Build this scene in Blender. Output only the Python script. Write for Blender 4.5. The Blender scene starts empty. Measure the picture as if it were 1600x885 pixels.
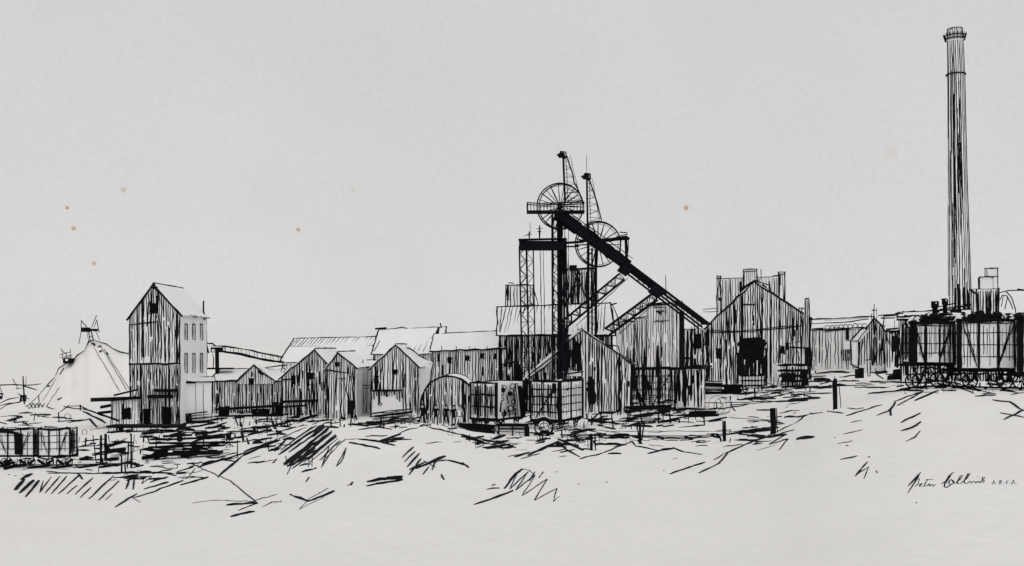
import bpy, math, random
from mathutils import Vector, Matrix

# ------------------------------------------------------------------ basics
F, HY, H = 1600.0, 540.0, 6.0          # focal length (px of a 1600 px wide frame), horizon row, eye height
sc = bpy.context.scene
COL = sc.collection
R = random.Random(7)
rad = math.radians

def X(px, d): return (px - 800.0) / F * d
def Z(py, d): return H + (HY - py) / F * d
def P(px, py, d): return Vector((X(px, d), d, Z(py, d)))

# ------------------------------------------------------------------ materials
MATS = {}
def material(name, base, var=0.03, scale=0.6, fine=0.02, rough=0.9, stain=None):
    m = bpy.data.materials.new(name); m.use_nodes = True
    nt = m.node_tree; nt.nodes.clear()
    out = nt.nodes.new('ShaderNodeOutputMaterial')
    b = nt.nodes.new('ShaderNodeBsdfPrincipled')
    b.inputs['Roughness'].default_value = rough
    b.inputs['Specular IOR Level'].default_value = 0.05
    tc = nt.nodes.new('ShaderNodeTexCoord')
    geo = nt.nodes.new('ShaderNodeNewGeometry')
    n1 = nt.nodes.new('ShaderNodeTexNoise'); n1.inputs['Scale'].default_value = scale; n1.inputs['Detail'].default_value = 6
    n2 = nt.nodes.new('ShaderNodeTexNoise'); n2.inputs['Scale'].default_value = scale * 22; n2.inputs['Detail'].default_value = 3
    nt.links.new(geo.outputs['Position'], n1.inputs['Vector'])
    nt.links.new(geo.outputs['Position'], n2.inputs['Vector'])
    r1 = nt.nodes.new('ShaderNodeMapRange')
    r1.inputs['From Min'].default_value = 0.3; r1.inputs['From Max'].default_value = 0.7
    r1.inputs['To Min'].default_value = 1 - var; r1.inputs['To Max'].default_value = 1 + var
    nt.links.new(n1.outputs['Fac'], r1.inputs['Value'])
    r2 = nt.nodes.new('ShaderNodeMapRange')
    r2.inputs['From Min'].default_value = 0.3; r2.inputs['From Max'].default_value = 0.7
    r2.inputs['To Min'].default_value = 1 - fine; r2.inputs['To Max'].default_value = 1 + fine
    nt.links.new(n2.outputs['Fac'], r2.inputs['Value'])
    mu = nt.nodes.new('ShaderNodeMath'); mu.operation = 'MULTIPLY'
    nt.links.new(r1.outputs[0], mu.inputs[0]); nt.links.new(r2.outputs[0], mu.inputs[1])
    vm = nt.nodes.new('ShaderNodeVectorMath'); vm.operation = 'SCALE'
    vm.inputs[0].default_value = base
    nt.links.new(mu.outputs[0], vm.inputs['Scale'])
    col = vm.outputs[0]
    if stain:
        n3 = nt.nodes.new('ShaderNodeTexNoise'); n3.inputs['Scale'].default_value = stain[1]; n3.inputs['Detail'].default_value = 4
        nt.links.new(geo.outputs['Position'], n3.inputs['Vector'])
        r3 = nt.nodes.new('ShaderNodeMapRange')
        r3.inputs['From Min'].default_value = stain[2]; r3.inputs['From Max'].default_value = stain[2] + 0.16
        r3.inputs['To Min'].default_value = 0; r3.inputs['To Max'].default_value = stain[3]
        nt.links.new(n3.outputs['Fac'], r3.inputs['Value'])
        mx = nt.nodes.new('ShaderNodeMix'); mx.data_type = 'RGBA'
        nt.links.new(r3.outputs[0], mx.inputs['Factor'])
        nt.links.new(col, mx.inputs['A'])
        mx.inputs['B'].default_value = (*stain[0], 1)
        col = mx.outputs['Result']
    nt.links.new(col, b.inputs['Base Color'])
    nt.links.new(b.outputs[0], out.inputs[0])
    MATS[name] = m
    return m

M_WALL = material('whitewashed_boards', (0.83, 0.825, 0.825), 0.02, 0.5, 0.02)
M_ROOF = material('pale_roof_sheet', (0.83, 0.825, 0.825), 0.02, 0.4, 0.02)
M_INK = material('tarred_black', (0.0065, 0.0065, 0.0085), 0.25, 0.8, 0.2)
M_IRON = material('black_iron', (0.0065, 0.0065, 0.0095), 0.25, 0.8, 0.2)
M_GROUND = material('pale_dust_ground', (0.818, 0.808, 0.80), 0.022, 0.16, 0.03, stain=((0.77, 0.72, 0.67), 0.10, 0.60, 0.5))
M_HEAP = material('pale_spoil', (0.83, 0.825, 0.82), 0.02, 0.1, 0.02)
M_SKIN = material('pale_skin', (0.62, 0.58, 0.55), 0.02, 2.0, 0.02)
PAPER, INK = 0, 1

# ------------------------------------------------------------------ mesh builder
class MB:
    def __init__(s):
        s.v = []; s.f = []; s.m = []
    def face(s, pts, m=PAPER):
        b = len(s.v); s.v += [tuple(p) for p in pts]
        s.f.append(tuple(range(b, b + len(pts)))); s.m.append(m)
    def hexa(s, p, m=PAPER):
        """p: four base points in ring order, then the four opposite them"""
        b = len(s.v); s.v += [tuple(q) for q in p]
        for q in ((3, 2, 1, 0), (4, 5, 6, 7), (0, 1, 5, 4), (1, 2, 6, 5), (2, 3, 7, 6), (3, 0, 4, 7)):
            s.f.append(tuple(b + i for i in q)); s.m.append(m)
    def box(s, x0, x1, y0, y1, z0, z1, m=PAPER):
        s.hexa([(x0, y0, z0), (x1, y0, z0), (x1, y1, z0), (x0, y1, z0),
                (x0, y0, z1), (x1, y0, z1), (x1, y1, z1), (x0, y1, z1)], m)
    def prism(s, poly, y0, y1, m=PAPER):
        n = len(poly); b = len(s.v)
        s.v += [(p[0], y0, p[1]) for p in poly] + [(p[0], y1, p[1]) for p in poly]
        s.f.append(tuple(b + i for i in range(n))); s.m.append(m)
        s.f.append(tuple(b + n + i for i in reversed(range(n)))); s.m.append(m)
        for i in range(n):
            j = (i + 1) % n
            s.f.append((b + j, b + i, b + n + i, b + n + j)); s.m.append(m)
    def beam(s, a, b_, w, h=None, m=INK, up=(0, 1, 0)):
        a = Vector(a); b_ = Vector(b_); h = h or w
        t = (b_ - a).normalized(); up = Vector(up)
        if abs(t.dot(up)) > 0.85: up = Vector((0, 0, 1))
        sd = t.cross(up).normalized() * (w / 2); u = sd.cross(t).normalized() * (h / 2)
        s.hexa([a - sd - u, a + sd - u, a + sd + u, a - sd + u,
                b_ - sd - u, b_ + sd - u, b_ + sd + u, b_ - sd + u], m)
    def tube(s, pts, rs, m=INK, n=5, nrm=None, flat=None):
        pts = [Vector(p) for p in pts]
        k = len(pts); b = len(s.v)
        for i, p in enumerate(pts):
            t = (pts[min(i + 1, k - 1)] - pts[max(i - 1, 0)])
            t = t.normalized() if t.length > 1e-9 else Vector((1, 0, 0))
            if nrm is not None:
                nn = Vector(nrm)
            else:
                nn = Vector((0, -1, 0)) if abs(t.y) < 0.9 else Vector((0, 0, 1))
            sd = t.cross(nn)
            sd = sd.normalized() if sd.length > 1e-6 else Vector((1, 0, 0))
            nn = sd.cross(t).normalized()
            r = rs[i] if isinstance(rs, (list, tuple)) else rs
            h = r if flat is None else min(r, flat)
            for j in range(n):
                a = 2 * math.pi * j / n
                s.v.append(tuple(p + sd * (math.cos(a) * r) + nn * (math.sin(a) * h)))
        for i in range(k - 1):
            for j in range(n):
                j2 = (j + 1) % n
                s.f.append((b + i * n + j, b + i * n + j2, b + (i + 1) * n + j2, b + (i + 1) * n + j)); s.m.append(m)
        s.f.append(tuple(b + j for j in reversed(range(n)))); s.m.append(m)
        s.f.append(tuple(b + (k - 1) * n + j for j in range(n))); s.m.append(m)
    def pen(s, pts, w, nrm=None, flat=0.04, jit=0.35, m=INK, taper=0.7, n=4):
        """a hand-made uneven stroke through 3-D points; w = width in frame px at its depth"""
        pts = [Vector(p) for p in pts]
        out = []
        for i in range(len(pts) - 1):
            a, b = pts[i], pts[i + 1]
            px = max((a.y + b.y) / 2, 4) / F
            q = max(1, min(10, int((b - a).length / px / 11)))
            for t in range(q):
                out.append(a.lerp(b, t / q))
        out.append(pts[-1])
        rs = []
        k = len(out)
        for i, p in enumerate(out):
            px = max(p.y, 4) / F
            if 0 < i < k - 1:
                t = (out[i + 1] - out[i - 1])
                nn = Vector(nrm) if nrm is not None else Vector((0, -1, 0))
                sd = t.cross(nn)
                if sd.length > 1e-6:
                    out[i] = p + sd.normalized() * (R.gauss(0, jit) * px)
            e = taper if (i == 0 or i == k - 1) else 1.0
            rs.append(max(0.35, w * R.uniform(0.72, 1.25)) * 0.5 * px * e)
        s.tube(out, rs, m, n, nrm, flat)
    def blob(s, c, r, m=INK, sq=(1, 1, 1), seed=None, n=7):
        rr = R
        b = len(s.v); c = Vector(c)
        rings = 4
        s.v.append(tuple(c + Vector((0, 0, -r * sq[2]))))
        for i in range(1, rings):
            ph = math.pi * i / rings
            for j in range(n):
                a = 2 * math.pi * j / n
                q = r * rr.uniform(0.8, 1.15)
                s.v.append((c.x + math.sin(ph) * math.cos(a) * q * sq[0], c.y + math.sin(ph) * math.sin(a) * q * sq[1], c.z - math.cos(ph) * q * sq[2]))
        s.v.append(tuple(c + Vector((0, 0, r * sq[2]))))
        top = len(s.v) - 1
        for j in range(n):
            s.f.append((b, b + 1 + (j + 1) % n, b + 1 + j)); s.m.append(m)
            s.f.append((top, top - n + j, top - n + (j + 1) % n)); s.m.append(m)
        for i in range(rings - 2):
            for j in range(n):
                j2 = (j + 1) % n
                s.f.append((b + 1 + i * n + j, b + 1 + i * n + j2, b + 1 + (i + 1) * n + j2, b + 1 + (i + 1) * n + j)); s.m.append(m)
    def cyl(s, a, b_, r0, r1=None, m=INK, n=14):
        r1 = r0 if r1 is None else r1
        s.tube([a, b_], [r0, r1], m, n)
    def ring(s, c, r, w, m=INK, n=32, axis='y', h=None):
        pts = []
        b = len(s.v); k = 4; h = h or w
        for i in range(n):
            a = 2 * math.pi * i / n
            for j in range(k):
                e = 2 * math.pi * (j + .5) / k
                q = r + math.cos(e) * w * .7 * R.uniform(.8, 1.2)
                o = math.sin(e) * h * .7
                if axis == 'y': s.v.append((c[0] + math.cos(a) * q, c[1] + o, c[2] + math.sin(a) * q))
                elif axis == 'x': s.v.append((c[0] + o, c[1] + math.cos(a) * q, c[2] + math.sin(a) * q))
                else: s.v.append((c[0] + math.cos(a) * q, c[1] + math.sin(a) * q, c[2] + o))
        for i in range(n):
            i2 = (i + 1) % n
            for j in range(k):
                j2 = (j + 1) % k
                s.f.append((b + i * k + j, b + i * k + j2, b + i2 * k + j2, b + i2 * k + j)); s.m.append(m)

def put(name, mb, parent=None, mats=None, kind=None, label=None):
    me = bpy.data.meshes.new(name)
    off = Vector(parent_origin(parent)) if parent else Vector((0, 0, 0))
    me.from_pydata([tuple(Vector(v) - off) for v in mb.v], [], mb.f)
    for mm in (mats or (M_WALL, M_INK)): me.materials.append(mm)
    me.polygons.foreach_set('material_index', mb.m)
    me.update()
    o = bpy.data.objects.new(name, me); COL.objects.link(o)
    if parent: o.parent = parent
    if kind: o['kind'] = kind
    if label: o['label'] = label
    return o

ORIG = {}
def parent_origin(o):
    while o.parent: o = o.parent
    return ORIG[o.name]

def thing(name, label, cat, origin, group=None):
    o = bpy.data.objects.new(name, None); COL.objects.link(o)
    o.empty_display_size = 0.5
    o.location = origin; ORIG[o.name] = tuple(origin)
    o['label'] = label; o['category'] = cat
    if group: o['group'] = group
    return o

def face(t):
    """turn a building so that its front looks square at the viewpoint in the yard"""
    a = math.atan2(t.location.x, t.location.y)
    t.rotation_euler.z = -a; t.scale.x = math.cos(a) ** .5

def single(name, mb, label, cat, group=None, mats=None):
    """a thing that is one mesh: origin at the foot of its box"""
    xs = [v[0] for v in mb.v]; ys = [v[1] for v in mb.v]; zs = [v[2] for v in mb.v]
    c = Vector(((min(xs) + max(xs)) / 2, (min(ys) + max(ys)) / 2, min(zs)))
    mb.v = [tuple(Vector(v) - c) for v in mb.v]
    o = put(name, mb, None, mats)
    o.location = c; o['label'] = label; o['category'] = cat
    if group: o['group'] = group
    return o

# ------------------------------------------------------------------ terrain
CTRL = {  # bearing column (px) : (depth, height)
    -400: [(6, 3.4), (12, 2.4), (20, 1.7), (30, 1.2), (40, .8), (48, .35), (60, .2), (75, 0), (100, -1.2), (128, -3.2), (150, -3.9), (300, -3), (900, 0)],
    0:    [(6, 3.4), (12, 2.4), (20, 1.7), (30, 1.2), (40, .8), (48, .35), (60, .2), (75, 0), (100, -1.2), (128, -3.2), (150, -3.9), (300, -3), (900, 0)],
    220:  [(6, 3.4), (12, 2.4), (20, 1.75), (30, 1.3), (40, .85), (48, .42), (60, .2), (75, 0), (100, 0), (150, 0), (300, 0), (900, 0)],
    330:  [(6, 3.4), (12, 2.5), (20, 1.9), (30, 1.5), (40, 1.0), (48, .6), (58, .4), (75, 0), (100, 0), (150, 0), (300, 0), (900, 0)],
    430:  [(6, 3.4), (12, 2.6), (20, 2.0), (30, 1.7), (40, 1.45), (48, 1.2), (58, .95), (72, .1), (100, 0), (150, 0), (300, 0), (900, 0)],
    510:  [(6, 3.4), (12, 2.6), (20, 2.1), (30, 1.95), (40, 1.9), (50, 1.85), (58, 1.7), (70, .2), (80, 0), (150, 0), (300, 0), (900, 0)],
    690:  [(6, 3.4), (12, 2.6), (20, 2.1), (30, 1.95), (40, 1.8), (50, 1.7), (58, 1.6), (68, .3), (80, 0), (150, 0), (300, 0), (900, 0)],
    780:  [(6, 3.4), (12, 2.6), (20, 2.0), (30, 1.75), (40, 1.4), (50, 1.0), (58, .7), (68, .25), (80, .05), (150, 0), (300, 0), (900, 0)],
    960:  [(6, 3.4), (12, 2.6), (20, 2.0), (30, 1.7), (40, 1.3), (50, .95), (58, .65), (68, .2), (80, 0), (150, 0), (300, 0), (900, 0)],
    1110: [(6, 3.4), (12, 2.6), (20, 2.0), (30, 1.7), (40, 1.25), (50, .75), (58, .5), (68, .2), (90, .1), (150, .2), (300, 0), (900, 0)],
    1210: [(6, 3.5), (12, 2.7), (20, 2.2), (30, 1.95), (40, 1.75), (50, 1.5), (58, 1.1), (70, .7), (100, .5), (150, .4), (300, 0), (900, 0)],
    1300: [(6, 3.6), (12, 2.9), (20, 2.65), (30, 2.8), (40, 2.95), (50, 2.95), (58, 2.5), (70, 2.0), (100, 1.9), (150, 2.4), (300, 1), (900, 0)],
    1440: [(6, 3.7), (12, 3.1), (20, 3.0), (30, 3.25), (40, 3.5), (50, 3.65), (58, 3.5), (70, 3.3), (100, 2.6), (150, 2.4), (300, 1), (900, 0)],
    1560: [(6, 3.7), (12, 3.1), (20, 3.0), (30, 3.1), (40, 3.25), (50, 3.35), (58, 3.42), (70, 3.3), (100, 2.6), (150, 2.0), (300, 1), (900, 0)],
    2000: [(6, 3.7), (12, 3.1), (20, 2.8), (30, 2.8), (40, 2.9), (50, 3.2), (58, 3.4), (70, 3.3), (100, 2.6), (150, 2.0), (300, 1), (900, 0)],
}
CK = sorted(CTRL)
def colz(c, d):
    t = CTRL[c]
    if d <= t[0][0]: return t[0][1]
    for (d0, z0), (d1, z1) in zip(t, t[1:]):
        if d <= d1:
            u = (math.log(d) - math.log(d0)) / (math.log(d1) - math.log(d0))
            return z0 + (z1 - z0) * u
    return t[-1][1]
def bump(x, y):
    return (0.05 * math.sin(x * .9 + 1.3 * math.sin(y * .31)) * math.sin(y * .47 + .6) + 0.025 * math.sin(x * 2.1 + y * 1.1) * math.sin(y * .9 - x * .4))
def zt(x, y):
    y = max(y, 3.0); k = 42.0 * y / F
    return (zt0(x - k, y) + 2 * zt0(x, y) + zt0(x + k, y)) * .25
def zt0(x, y):
    y = max(y, 3.0)
    px = 800 + F * x / y
    fade = min(1, max(0, (70 - y) / 12))
    b = bump(x, y) * fade
    if px <= CK[0]: return colz(CK[0], y) + b
    if px >= CK[-1]: return colz(CK[-1], y) + b
    for c0, c1 in zip(CK, CK[1:]):
        if px <= c1:
            u = (px - c0) / (c1 - c0); u = u * u * (3 - 2 * u)
            return colz(c0, y) * (1 - u) + colz(c1, y) * u + b
def ztp(px, d): return zt(X(px, d), d)
def gpt(px, py, dmin=9, dmax=260):
    """where the sight line through (px, py) meets the ground"""
    d = dmin; pd = d
    while d < dmax:
        if Z(py, d) <= ztp(px, d):
            lo, hi = pd, d
            for _ in range(14):
                mid = (lo + hi) / 2
                if Z(py, mid) <= ztp(px, mid): hi = mid
                else: lo = mid
            q = P(px, py, hi); return q
        pd = d; d *= 1.012
    return P(px, py, dmax)

def build_ground():
    mb = MB()
    cols = [-9000, -6000, -4000, -2800, -2000, -1400, -1000, -700] + list(range(-480, 2100, 20)) + [2300, 2600, 3000, 3600, 4600, 6400, 9000]
    rows = []; d = 3.0
    while d < 110: rows.append(d); d *= 1.022
    while d < 4000: rows.append(d); d *= 1.12
    rows.append(4000)
    nc = len(cols)
    for d in rows:
        for c in cols:
            x = X(c, d); mb.v.append((x, d, zt(x, d)))
    for i in range(len(rows) - 1):
        for j in range(nc - 1):
            mb.f.append((i * nc + j, i * nc + j + 1, (i + 1) * nc + j + 1, (i + 1) * nc + j)); mb.m.append(0)
    # land behind the viewer, so the sheet goes on all round
    b = len(mb.v)
    x0, x1 = X(-9000, 3), X(9000, 3)
    mb.v += [(x0, 3, 3.4), (x1, 3, 3.7), (x1 * 60, -200, 3.2), (x0 * 60, -200, 3.2)]
    mb.f.append((b + 3, b + 2, b + 1, b)); mb.m.append(0)
    o = put('ground', mb, None, (M_GROUND,), 'structure')
    for p in o.data.polygons: p.use_smooth = True
    return o
build_ground()

# ------------------------------------------------------------------ hatching and building helpers
def poly_span(poly, u):
    vs = []
    n = len(poly)
    for i in range(n):
        (a, b), (c, d) = poly[i], poly[(i + 1) % n]
        if (a - u) * (c - u) <= 0 and abs(a - c) > 1e-9:
            t = (u - a) / (c - a); vs.append(b + (d - b) * t)
    return (min(vs), max(vs)) if len(vs) >= 2 else None

def hatch(mb, O, U, V, poly, sp, w, slant=0.0, heavy=0.15, broken=0.25, off=0.012, cut=0.09, jit=0.5, keep=1.0):
    """upright board joints over a flat polygon; poly in metres along U and V, sp / w in frame px"""
    O = Vector(O); U = Vector(U).normalized(); V = Vector(V).normalized()
    N = U.cross(V).normalized()
    if N.y > 0 or (abs(N.y) < 1e-3 and N.dot(O) > 0): N = -N
    us = [p[0] for p in poly]
    px = O.y / F
    u = min(us) + sp * px * 0.5
    while u < max(us) - 0.2 * px:
        s = poly_span(poly, u)
        if s and R.random() < keep:
            v0, v1 = s; L = v1 - v0
            if L > 2 * px:
                ww = w * .9 * R.choice((.7, .8, .9, 1, 1.1, 1.3)) * (1.7 if R.random() < heavy else 1)
                a = v0 + L * cut * R.random() * (2 if R.random() < .4 else .3)
                b = v1 - L * cut * .25 * R.random()
                segs = [(a, b)]
                if R.random() < broken and L > 12 * px:
                    t = a + (b - a) * R.uniform(.25, .75); g = L * R.uniform(.02, .09)
                    segs = [(a, t - g), (t, b)]
                for (q0, q1) in segs:
                    du = R.gauss(0, .8) * px + slant * (q1 - q0)
                    p0 = O + U * (u + du) + V * q0 + N * off
                    p1 = O + U * u + V * q1 + N * off
                    mb.pen([p0, p1], ww, N, 0.03, jit)
                if R.random() < heavy * .6:      # a short broad black patch
                    t = R.uniform(.55, .95); q1 = v0 + L * t; q0 = q1 - min(L * .3, R.uniform(6, 22) * px)
                    mb.pen([O + U * (u + .3 * sp * px) + V * q0 + N * off, O + U * (u + .3 * sp * px) + V * q1 + N * off], w * 1.6, N, 0.03, .5)
        u += sp * .80 * px * R.uniform(.65, 1.35)

def edge(mb, pts, w, jit=.55, over=2.0):
    pts = [Vector(p) for p in pts]
    if over and len(pts) == 2:
        t = (pts[1] - pts[0]).normalized() * (pts[0].y / F * over)
        pts = [pts[0] - t * R.random(), pts[1] + t * R.random()]
    mb.pen(pts, w, None, None, jit, taper=.8)
    if len(pts) == 2 and R.random() < .4:
        o = Vector((R.uniform(-1, 1), 0, R.uniform(-1, 1))) * (pts[0].y / F * 1.2)
        mb.pen([pts[0].lerp(pts[1], R.uniform(0, .3)) + o, pts[0].lerp(pts[1], R.uniform(.7, 1)) + o * .5], w * .55, None, None, jit)

def scrib(mb, px0, px1, y0, y1, d, w=3.5, dens=1.0, ny=(0, -1, 0)):
    """a ragged dark opening: overlapping broad strokes instead of a clean rectangle"""
    n = max(2, int((px1 - px0) / w * 1.5 * dens))
    for i in range(n):
        q = px0 + w * .4 + (px1 - px0 - w * .8) * (i / max(1, n - 1)) + R.gauss(0, .4)
        a, b = y0 + R.uniform(-.6, .12) * min(3, (y1 - y0) * .2), y1 + R.uniform(-.25, .5) * min(4, (y1 - y0) * .25)
        mb.pen([P(q, a, d), P(q + R.gauss(0, .5), (a + b) / 2, d), P(q + R.gauss(0, .5), b, d)], w * R.uniform(.8, 1.15), ny, .05, .35)
    if y1 - y0 > 5:
        for y in (y0, y1):
            mb.pen([P(px0 - R.uniform(0, 1.5), y, d), P(px1 + R.uniform(0, 1.5), y + R.gauss(0, .6), d)], w * .55, ny, .06, .4)

def dark_box(name, parent, px0, px1, y0, y1, d, depth=.12, m=INK, proud=.05, bars=0):
    mb = MB()
    e = min(1.2, (px1 - px0) * .16)
    mb.box(X(px0 + e, d), X(px1 - e, d), d - .02, d + depth, Z(y1 - e, d), Z(y0 + e, d), m)
    scrib(mb, px0, px1, y0, y1, d - .03, min(3.6, max(1.8, (px1 - px0) * .4)))
    return put(name, mb, parent)

def gable(name, label, cat, x0, x1, ye0, ye1, xr, yr, yb, d, L, sp=4, w=1.6, heavy=.18, broken=.3, group=None,
          roofw=2.4, front=True, roof=True, over=.25, split=None, slant=0, keep=1.0, cut=.06, side=0):
    zb = min(Z(yb, d), ztp((x0 + x1) / 2, d)) - .05
    t = thing(name, label, cat, (X((x0 + x1) / 2, d), d, zb), group)
    A, B = X(x0, d), X(x1, d); zr = Z(yr, d); za, zc = Z(ye0, d), Z(ye1, d); xm = X(xr, d)
    poly = [(A, zb), (B, zb), (B, zc), (xm, zr), (A, za)]
    mb = MB(); mb.prism(poly, d, d + L, PAPER)
    if front:
        zcut = Z(yb, d)
        if split:
            zs = Z(split, d)
            hatch(mb, (0, d, 0), (1, 0, 0), (0, 0, 1), [(A, zs), (B, zs), (B, zc), (xm, zr), (A, za)], sp, w, slant, heavy, broken, keep=keep, cut=cut)
            hatch(mb, (0, d, 0), (1, 0, 0), (0, 0, 1), [(A, zcut), (B, zcut), (B, zs), (A, zs)], sp, w * 1.15, slant, heavy * 1.1, broken, keep=keep, cut=cut)
            edge(mb, [(A - .05, d - .03, zs), (B + .05, d - .03, zs + .03)], w * 1.7)
        else:
            hatch(mb, (0, d, 0), (1, 0, 0), (0, 0, 1), [(A, zcut), (B, zcut), (B, zc), (xm, zr), (A, za)], sp, w, slant, heavy, broken, keep=keep, cut=cut)
    edge(mb, [(A, d - .02, zb), (A, d - .02, za)], w * 1.1)
    edge(mb, [(B, d - .02, zb), (B, d - .02, zc)], w * 1.1)
    xs = B if (B + A) < 0 else A
    edge(mb, [(xs, d + L, zb), (xs, d + L, zc if xs == B else za)], .9)
    if side:
        xs2 = B if (A + B) < 0 else A; ztop = zc if xs2 == B else za; so = .012 if xs2 == B else -.012
        for i in range(side):
            yy = d + L * (i + R.uniform(.2, .8)) / side; f0 = R.uniform(0, .3); f1 = R.uniform(.6, 1)
            mb.pen([(xs2 + so, yy, zb + (ztop - zb) * f0), (xs2 + so, yy, zb + (ztop - zb) * f1)], R.uniform(.8, 1.6), (1, 0, 0), .03)
    put('wall', mb, t)
    if roof:
        mb = MB(); th = .1
        for (xa, z_a) in ((A, za), (B, zc)):
            dv = Vector((xa - xm, 0, z_a - zr)); n = dv.normalized()
            e = Vector((xa, 0, z_a)) + n * over; up = Vector((-n.z, 0, n.x)) if n.x > 0 else Vector((n.z, 0, -n.x))
            up *= th; lift = up * .05 / th
            pr = Vector((xm, 0, zr)) + Vector((0, 0, .02))
            y0, y1 = d - over * .6, d + L + over * .5
            q = [Vector((p.x, y0, p.z)) for p in (pr + lift, e + lift, e + lift + up, pr + lift + up)] + \
                [Vector((p.x, y1, p.z)) for p in (pr + lift, e + lift, e + lift + up, pr + lift + up)]
            mb.hexa(q, PAPER)
            edge(mb, [Vector((xm, y0, zr + .08)), Vector((e.x, y0, e.z + .06))], roofw)
            sx = .04 if xa > xm else -.04
            edge(mb, [Vector((e.x + sx, y0, e.z + .09)), Vector((e.x + sx, y1, e.z + .09))], max(1.5, roofw * .75))
            edge(mb, [Vector((xm, y1 + .03, zr + .15)), Vector((e.x, y1 + .03, e.z + .1))], 1.4)
        edge(mb, [Vector((xm, d - .1, zr + .19)), Vector((xm, d + L, zr + .19))], 1.7)
        put('roof', mb, t, (M_ROOF, M_INK))
    return t

def long_shed(name, label, cat, x0, x1, yr0, ye, yb, d, W, yr1=None, sp=4.5, w=1.5, heavy=.12, broken=.3, group=None,
              roofsp=None, roofw=1.0, band=None, eavew=2.0, wallhatch=True, endw=1.6, slope_px=0, keep=1.0, ye1=None, ridgew=1.6, rr=None):
    """ridge runs across the view"""
    zb = min(Z(yb, d), ztp((x0 + x1) / 2, d)) - .05
    yr1 = yr0 if yr1 is None else yr1; ye1 = ye if ye1 is None else ye1
    t = thing(name, label, cat, (X((x0 + x1) / 2, d), d, zb), group)
    A, B = X(x0, d), X(x1, d); dr = d + W / 2
    z0, z1 = Z(yr0, dr), Z(yr1, dr); e0, e1 = Z(ye, d), Z(ye1, d)
    mb = MB()
    for (xx, zz, ee) in ((A, z0, e0), (B, z1, e1)):
        pass
    b = len(mb.v)
    mb.v += [(A, d, zb), (A, d + W, zb), (A, d + W, e0), (A, dr, z0), (A, d, e0), (B, d, zb), (B, d + W, zb), (B, d + W, e1), (B, dr, z1), (B, d, e1)]
    mb.f += [(4, 3, 2, 1, 0), (5, 6, 7, 8, 9), (0, 5, 9, 4), (1, 2, 7, 6), (4, 9, 8, 3), (3, 8, 7, 2), (0, 1, 6, 5)]; mb.m += [0] * 7
    if wallhatch:
        zc = Z(yb, d)
        hatch(mb, (0, d, 0), (1, 0, 0), (0, 0, 1), [(A, zc), (B, zc), (B, e1), (A, e0)], sp, w, 0, heavy, broken, keep=keep)
    edge(mb, [(A, d - .02, zb), (A, d - .02, e0)], endw); edge(mb, [(B, d - .02, zb), (B, d - .02, e1)], endw)
    put('wall', mb, t)
    mb = MB(); ov = .25; th = .1
    def rp(x, u, lift=0):      # u: 0 eave .. 1 ridge
        s = (x - A) / (B - A)
        ze = e0 + (e1 - e0) * s; zr = z0 + (z1 - z0) * s
        y = d + (dr - d) * u; return Vector((x, y, ze + (zr - ze) * u + lift))
    f = -.06
    q = [rp(A - ov, f, .03), rp(B + ov, f, .03), rp(B + ov, 1, .03), rp(A - ov, 1, .03)]
    mb.hexa(q + [p + Vector((0, 0, th)) for p in q], PAPER)
    q2 = [Vector((p.x, 2 * dr - p.y, p.z)) for p in q]
    q2 = [q2[1], q2[0], q2[3], q2[2]]
    mb.hexa(q2 + [p + Vector((0, 0, th)) for p in q2], PAPER)
    k = .14
    edge(mb, [rp(A - ov, 1, k), rp(B + ov, 1, k)], ridgew, .7); edge(mb, [rp(A - ov, f, k - .06), rp(B + ov, f, k - .06)], eavew, .6)
    edge(mb, [rp(A - ov, f, k), rp(A - ov, 1, k)], endw); edge(mb, [rp(B + ov, f, k), rp(B + ov, 1, k)], endw)
    lo = 0.02
    if band is not None:
        lo = band; edge(mb, [rp(A, band, k), rp(B, band, k)], 1.2, .5)
    if roofsp:
        px = d / F; x = A + roofsp * px * .6
        while x < B - 2 * px:
            if R.random() < .93:
                lean = slope_px * px
                xa = min(max(x - lean, A), B)
                q0, q1 = rr if rr else (lo + R.uniform(0, .06), .99)
                mb.pen([rp(xa, q0, k), rp(x, q1, k)], roofw * R.uniform(.7, 1.3), (0, -.5, .85), .03, .3)
            x += roofsp * px * R.uniform(.75, 1.25)
    put('roof', mb, t, (M_ROOF, M_INK))
    t['x'] = 0; del t['x']
    return t

def block(mb, px0, px1, y0, yb, d, L, sp=4, w=1.5, heavy=.15, ytop1=None, keep=1.0, hatchit=True, outline=1.2, broken=.3):
    """an upright box shape with a hatched front, added to mb"""
    y1 = y0 if ytop1 is None else ytop1
    A, B = X(px0, d), X(px1, d); zb = Z(yb, d)
    mb.prism([(A, zb), (B, zb), (B, Z(y1, d)), (A, Z(y0, d))], d, d + L, PAPER)
    if hatchit:
        hatch(mb, (0, d, 0), (1, 0, 0), (0, 0, 1), [(A, zb), (B, zb), (B, Z(y1, d)), (A, Z(y0, d))], sp, w, 0, heavy, broken, keep=keep)
    if outline:
        edge(mb, [(A, d, zb), (A, d, Z(y0, d))], outline); edge(mb, [(B, d, zb), (B, d, Z(y1, d))], outline)
        edge(mb, [(A, d, Z(y0, d)), (B, d, Z(y1, d))], outline)
        xs = B if px1 < 800 else A; zz = Z(y1, d) if px1 < 800 else Z(y0, d)
        edge(mb, [(xs, d, zz), (xs, d + L, zz)], outline * .8)
        edge(mb, [(xs, d + L, zb), (xs, d + L, zz)], outline * .8)

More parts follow.
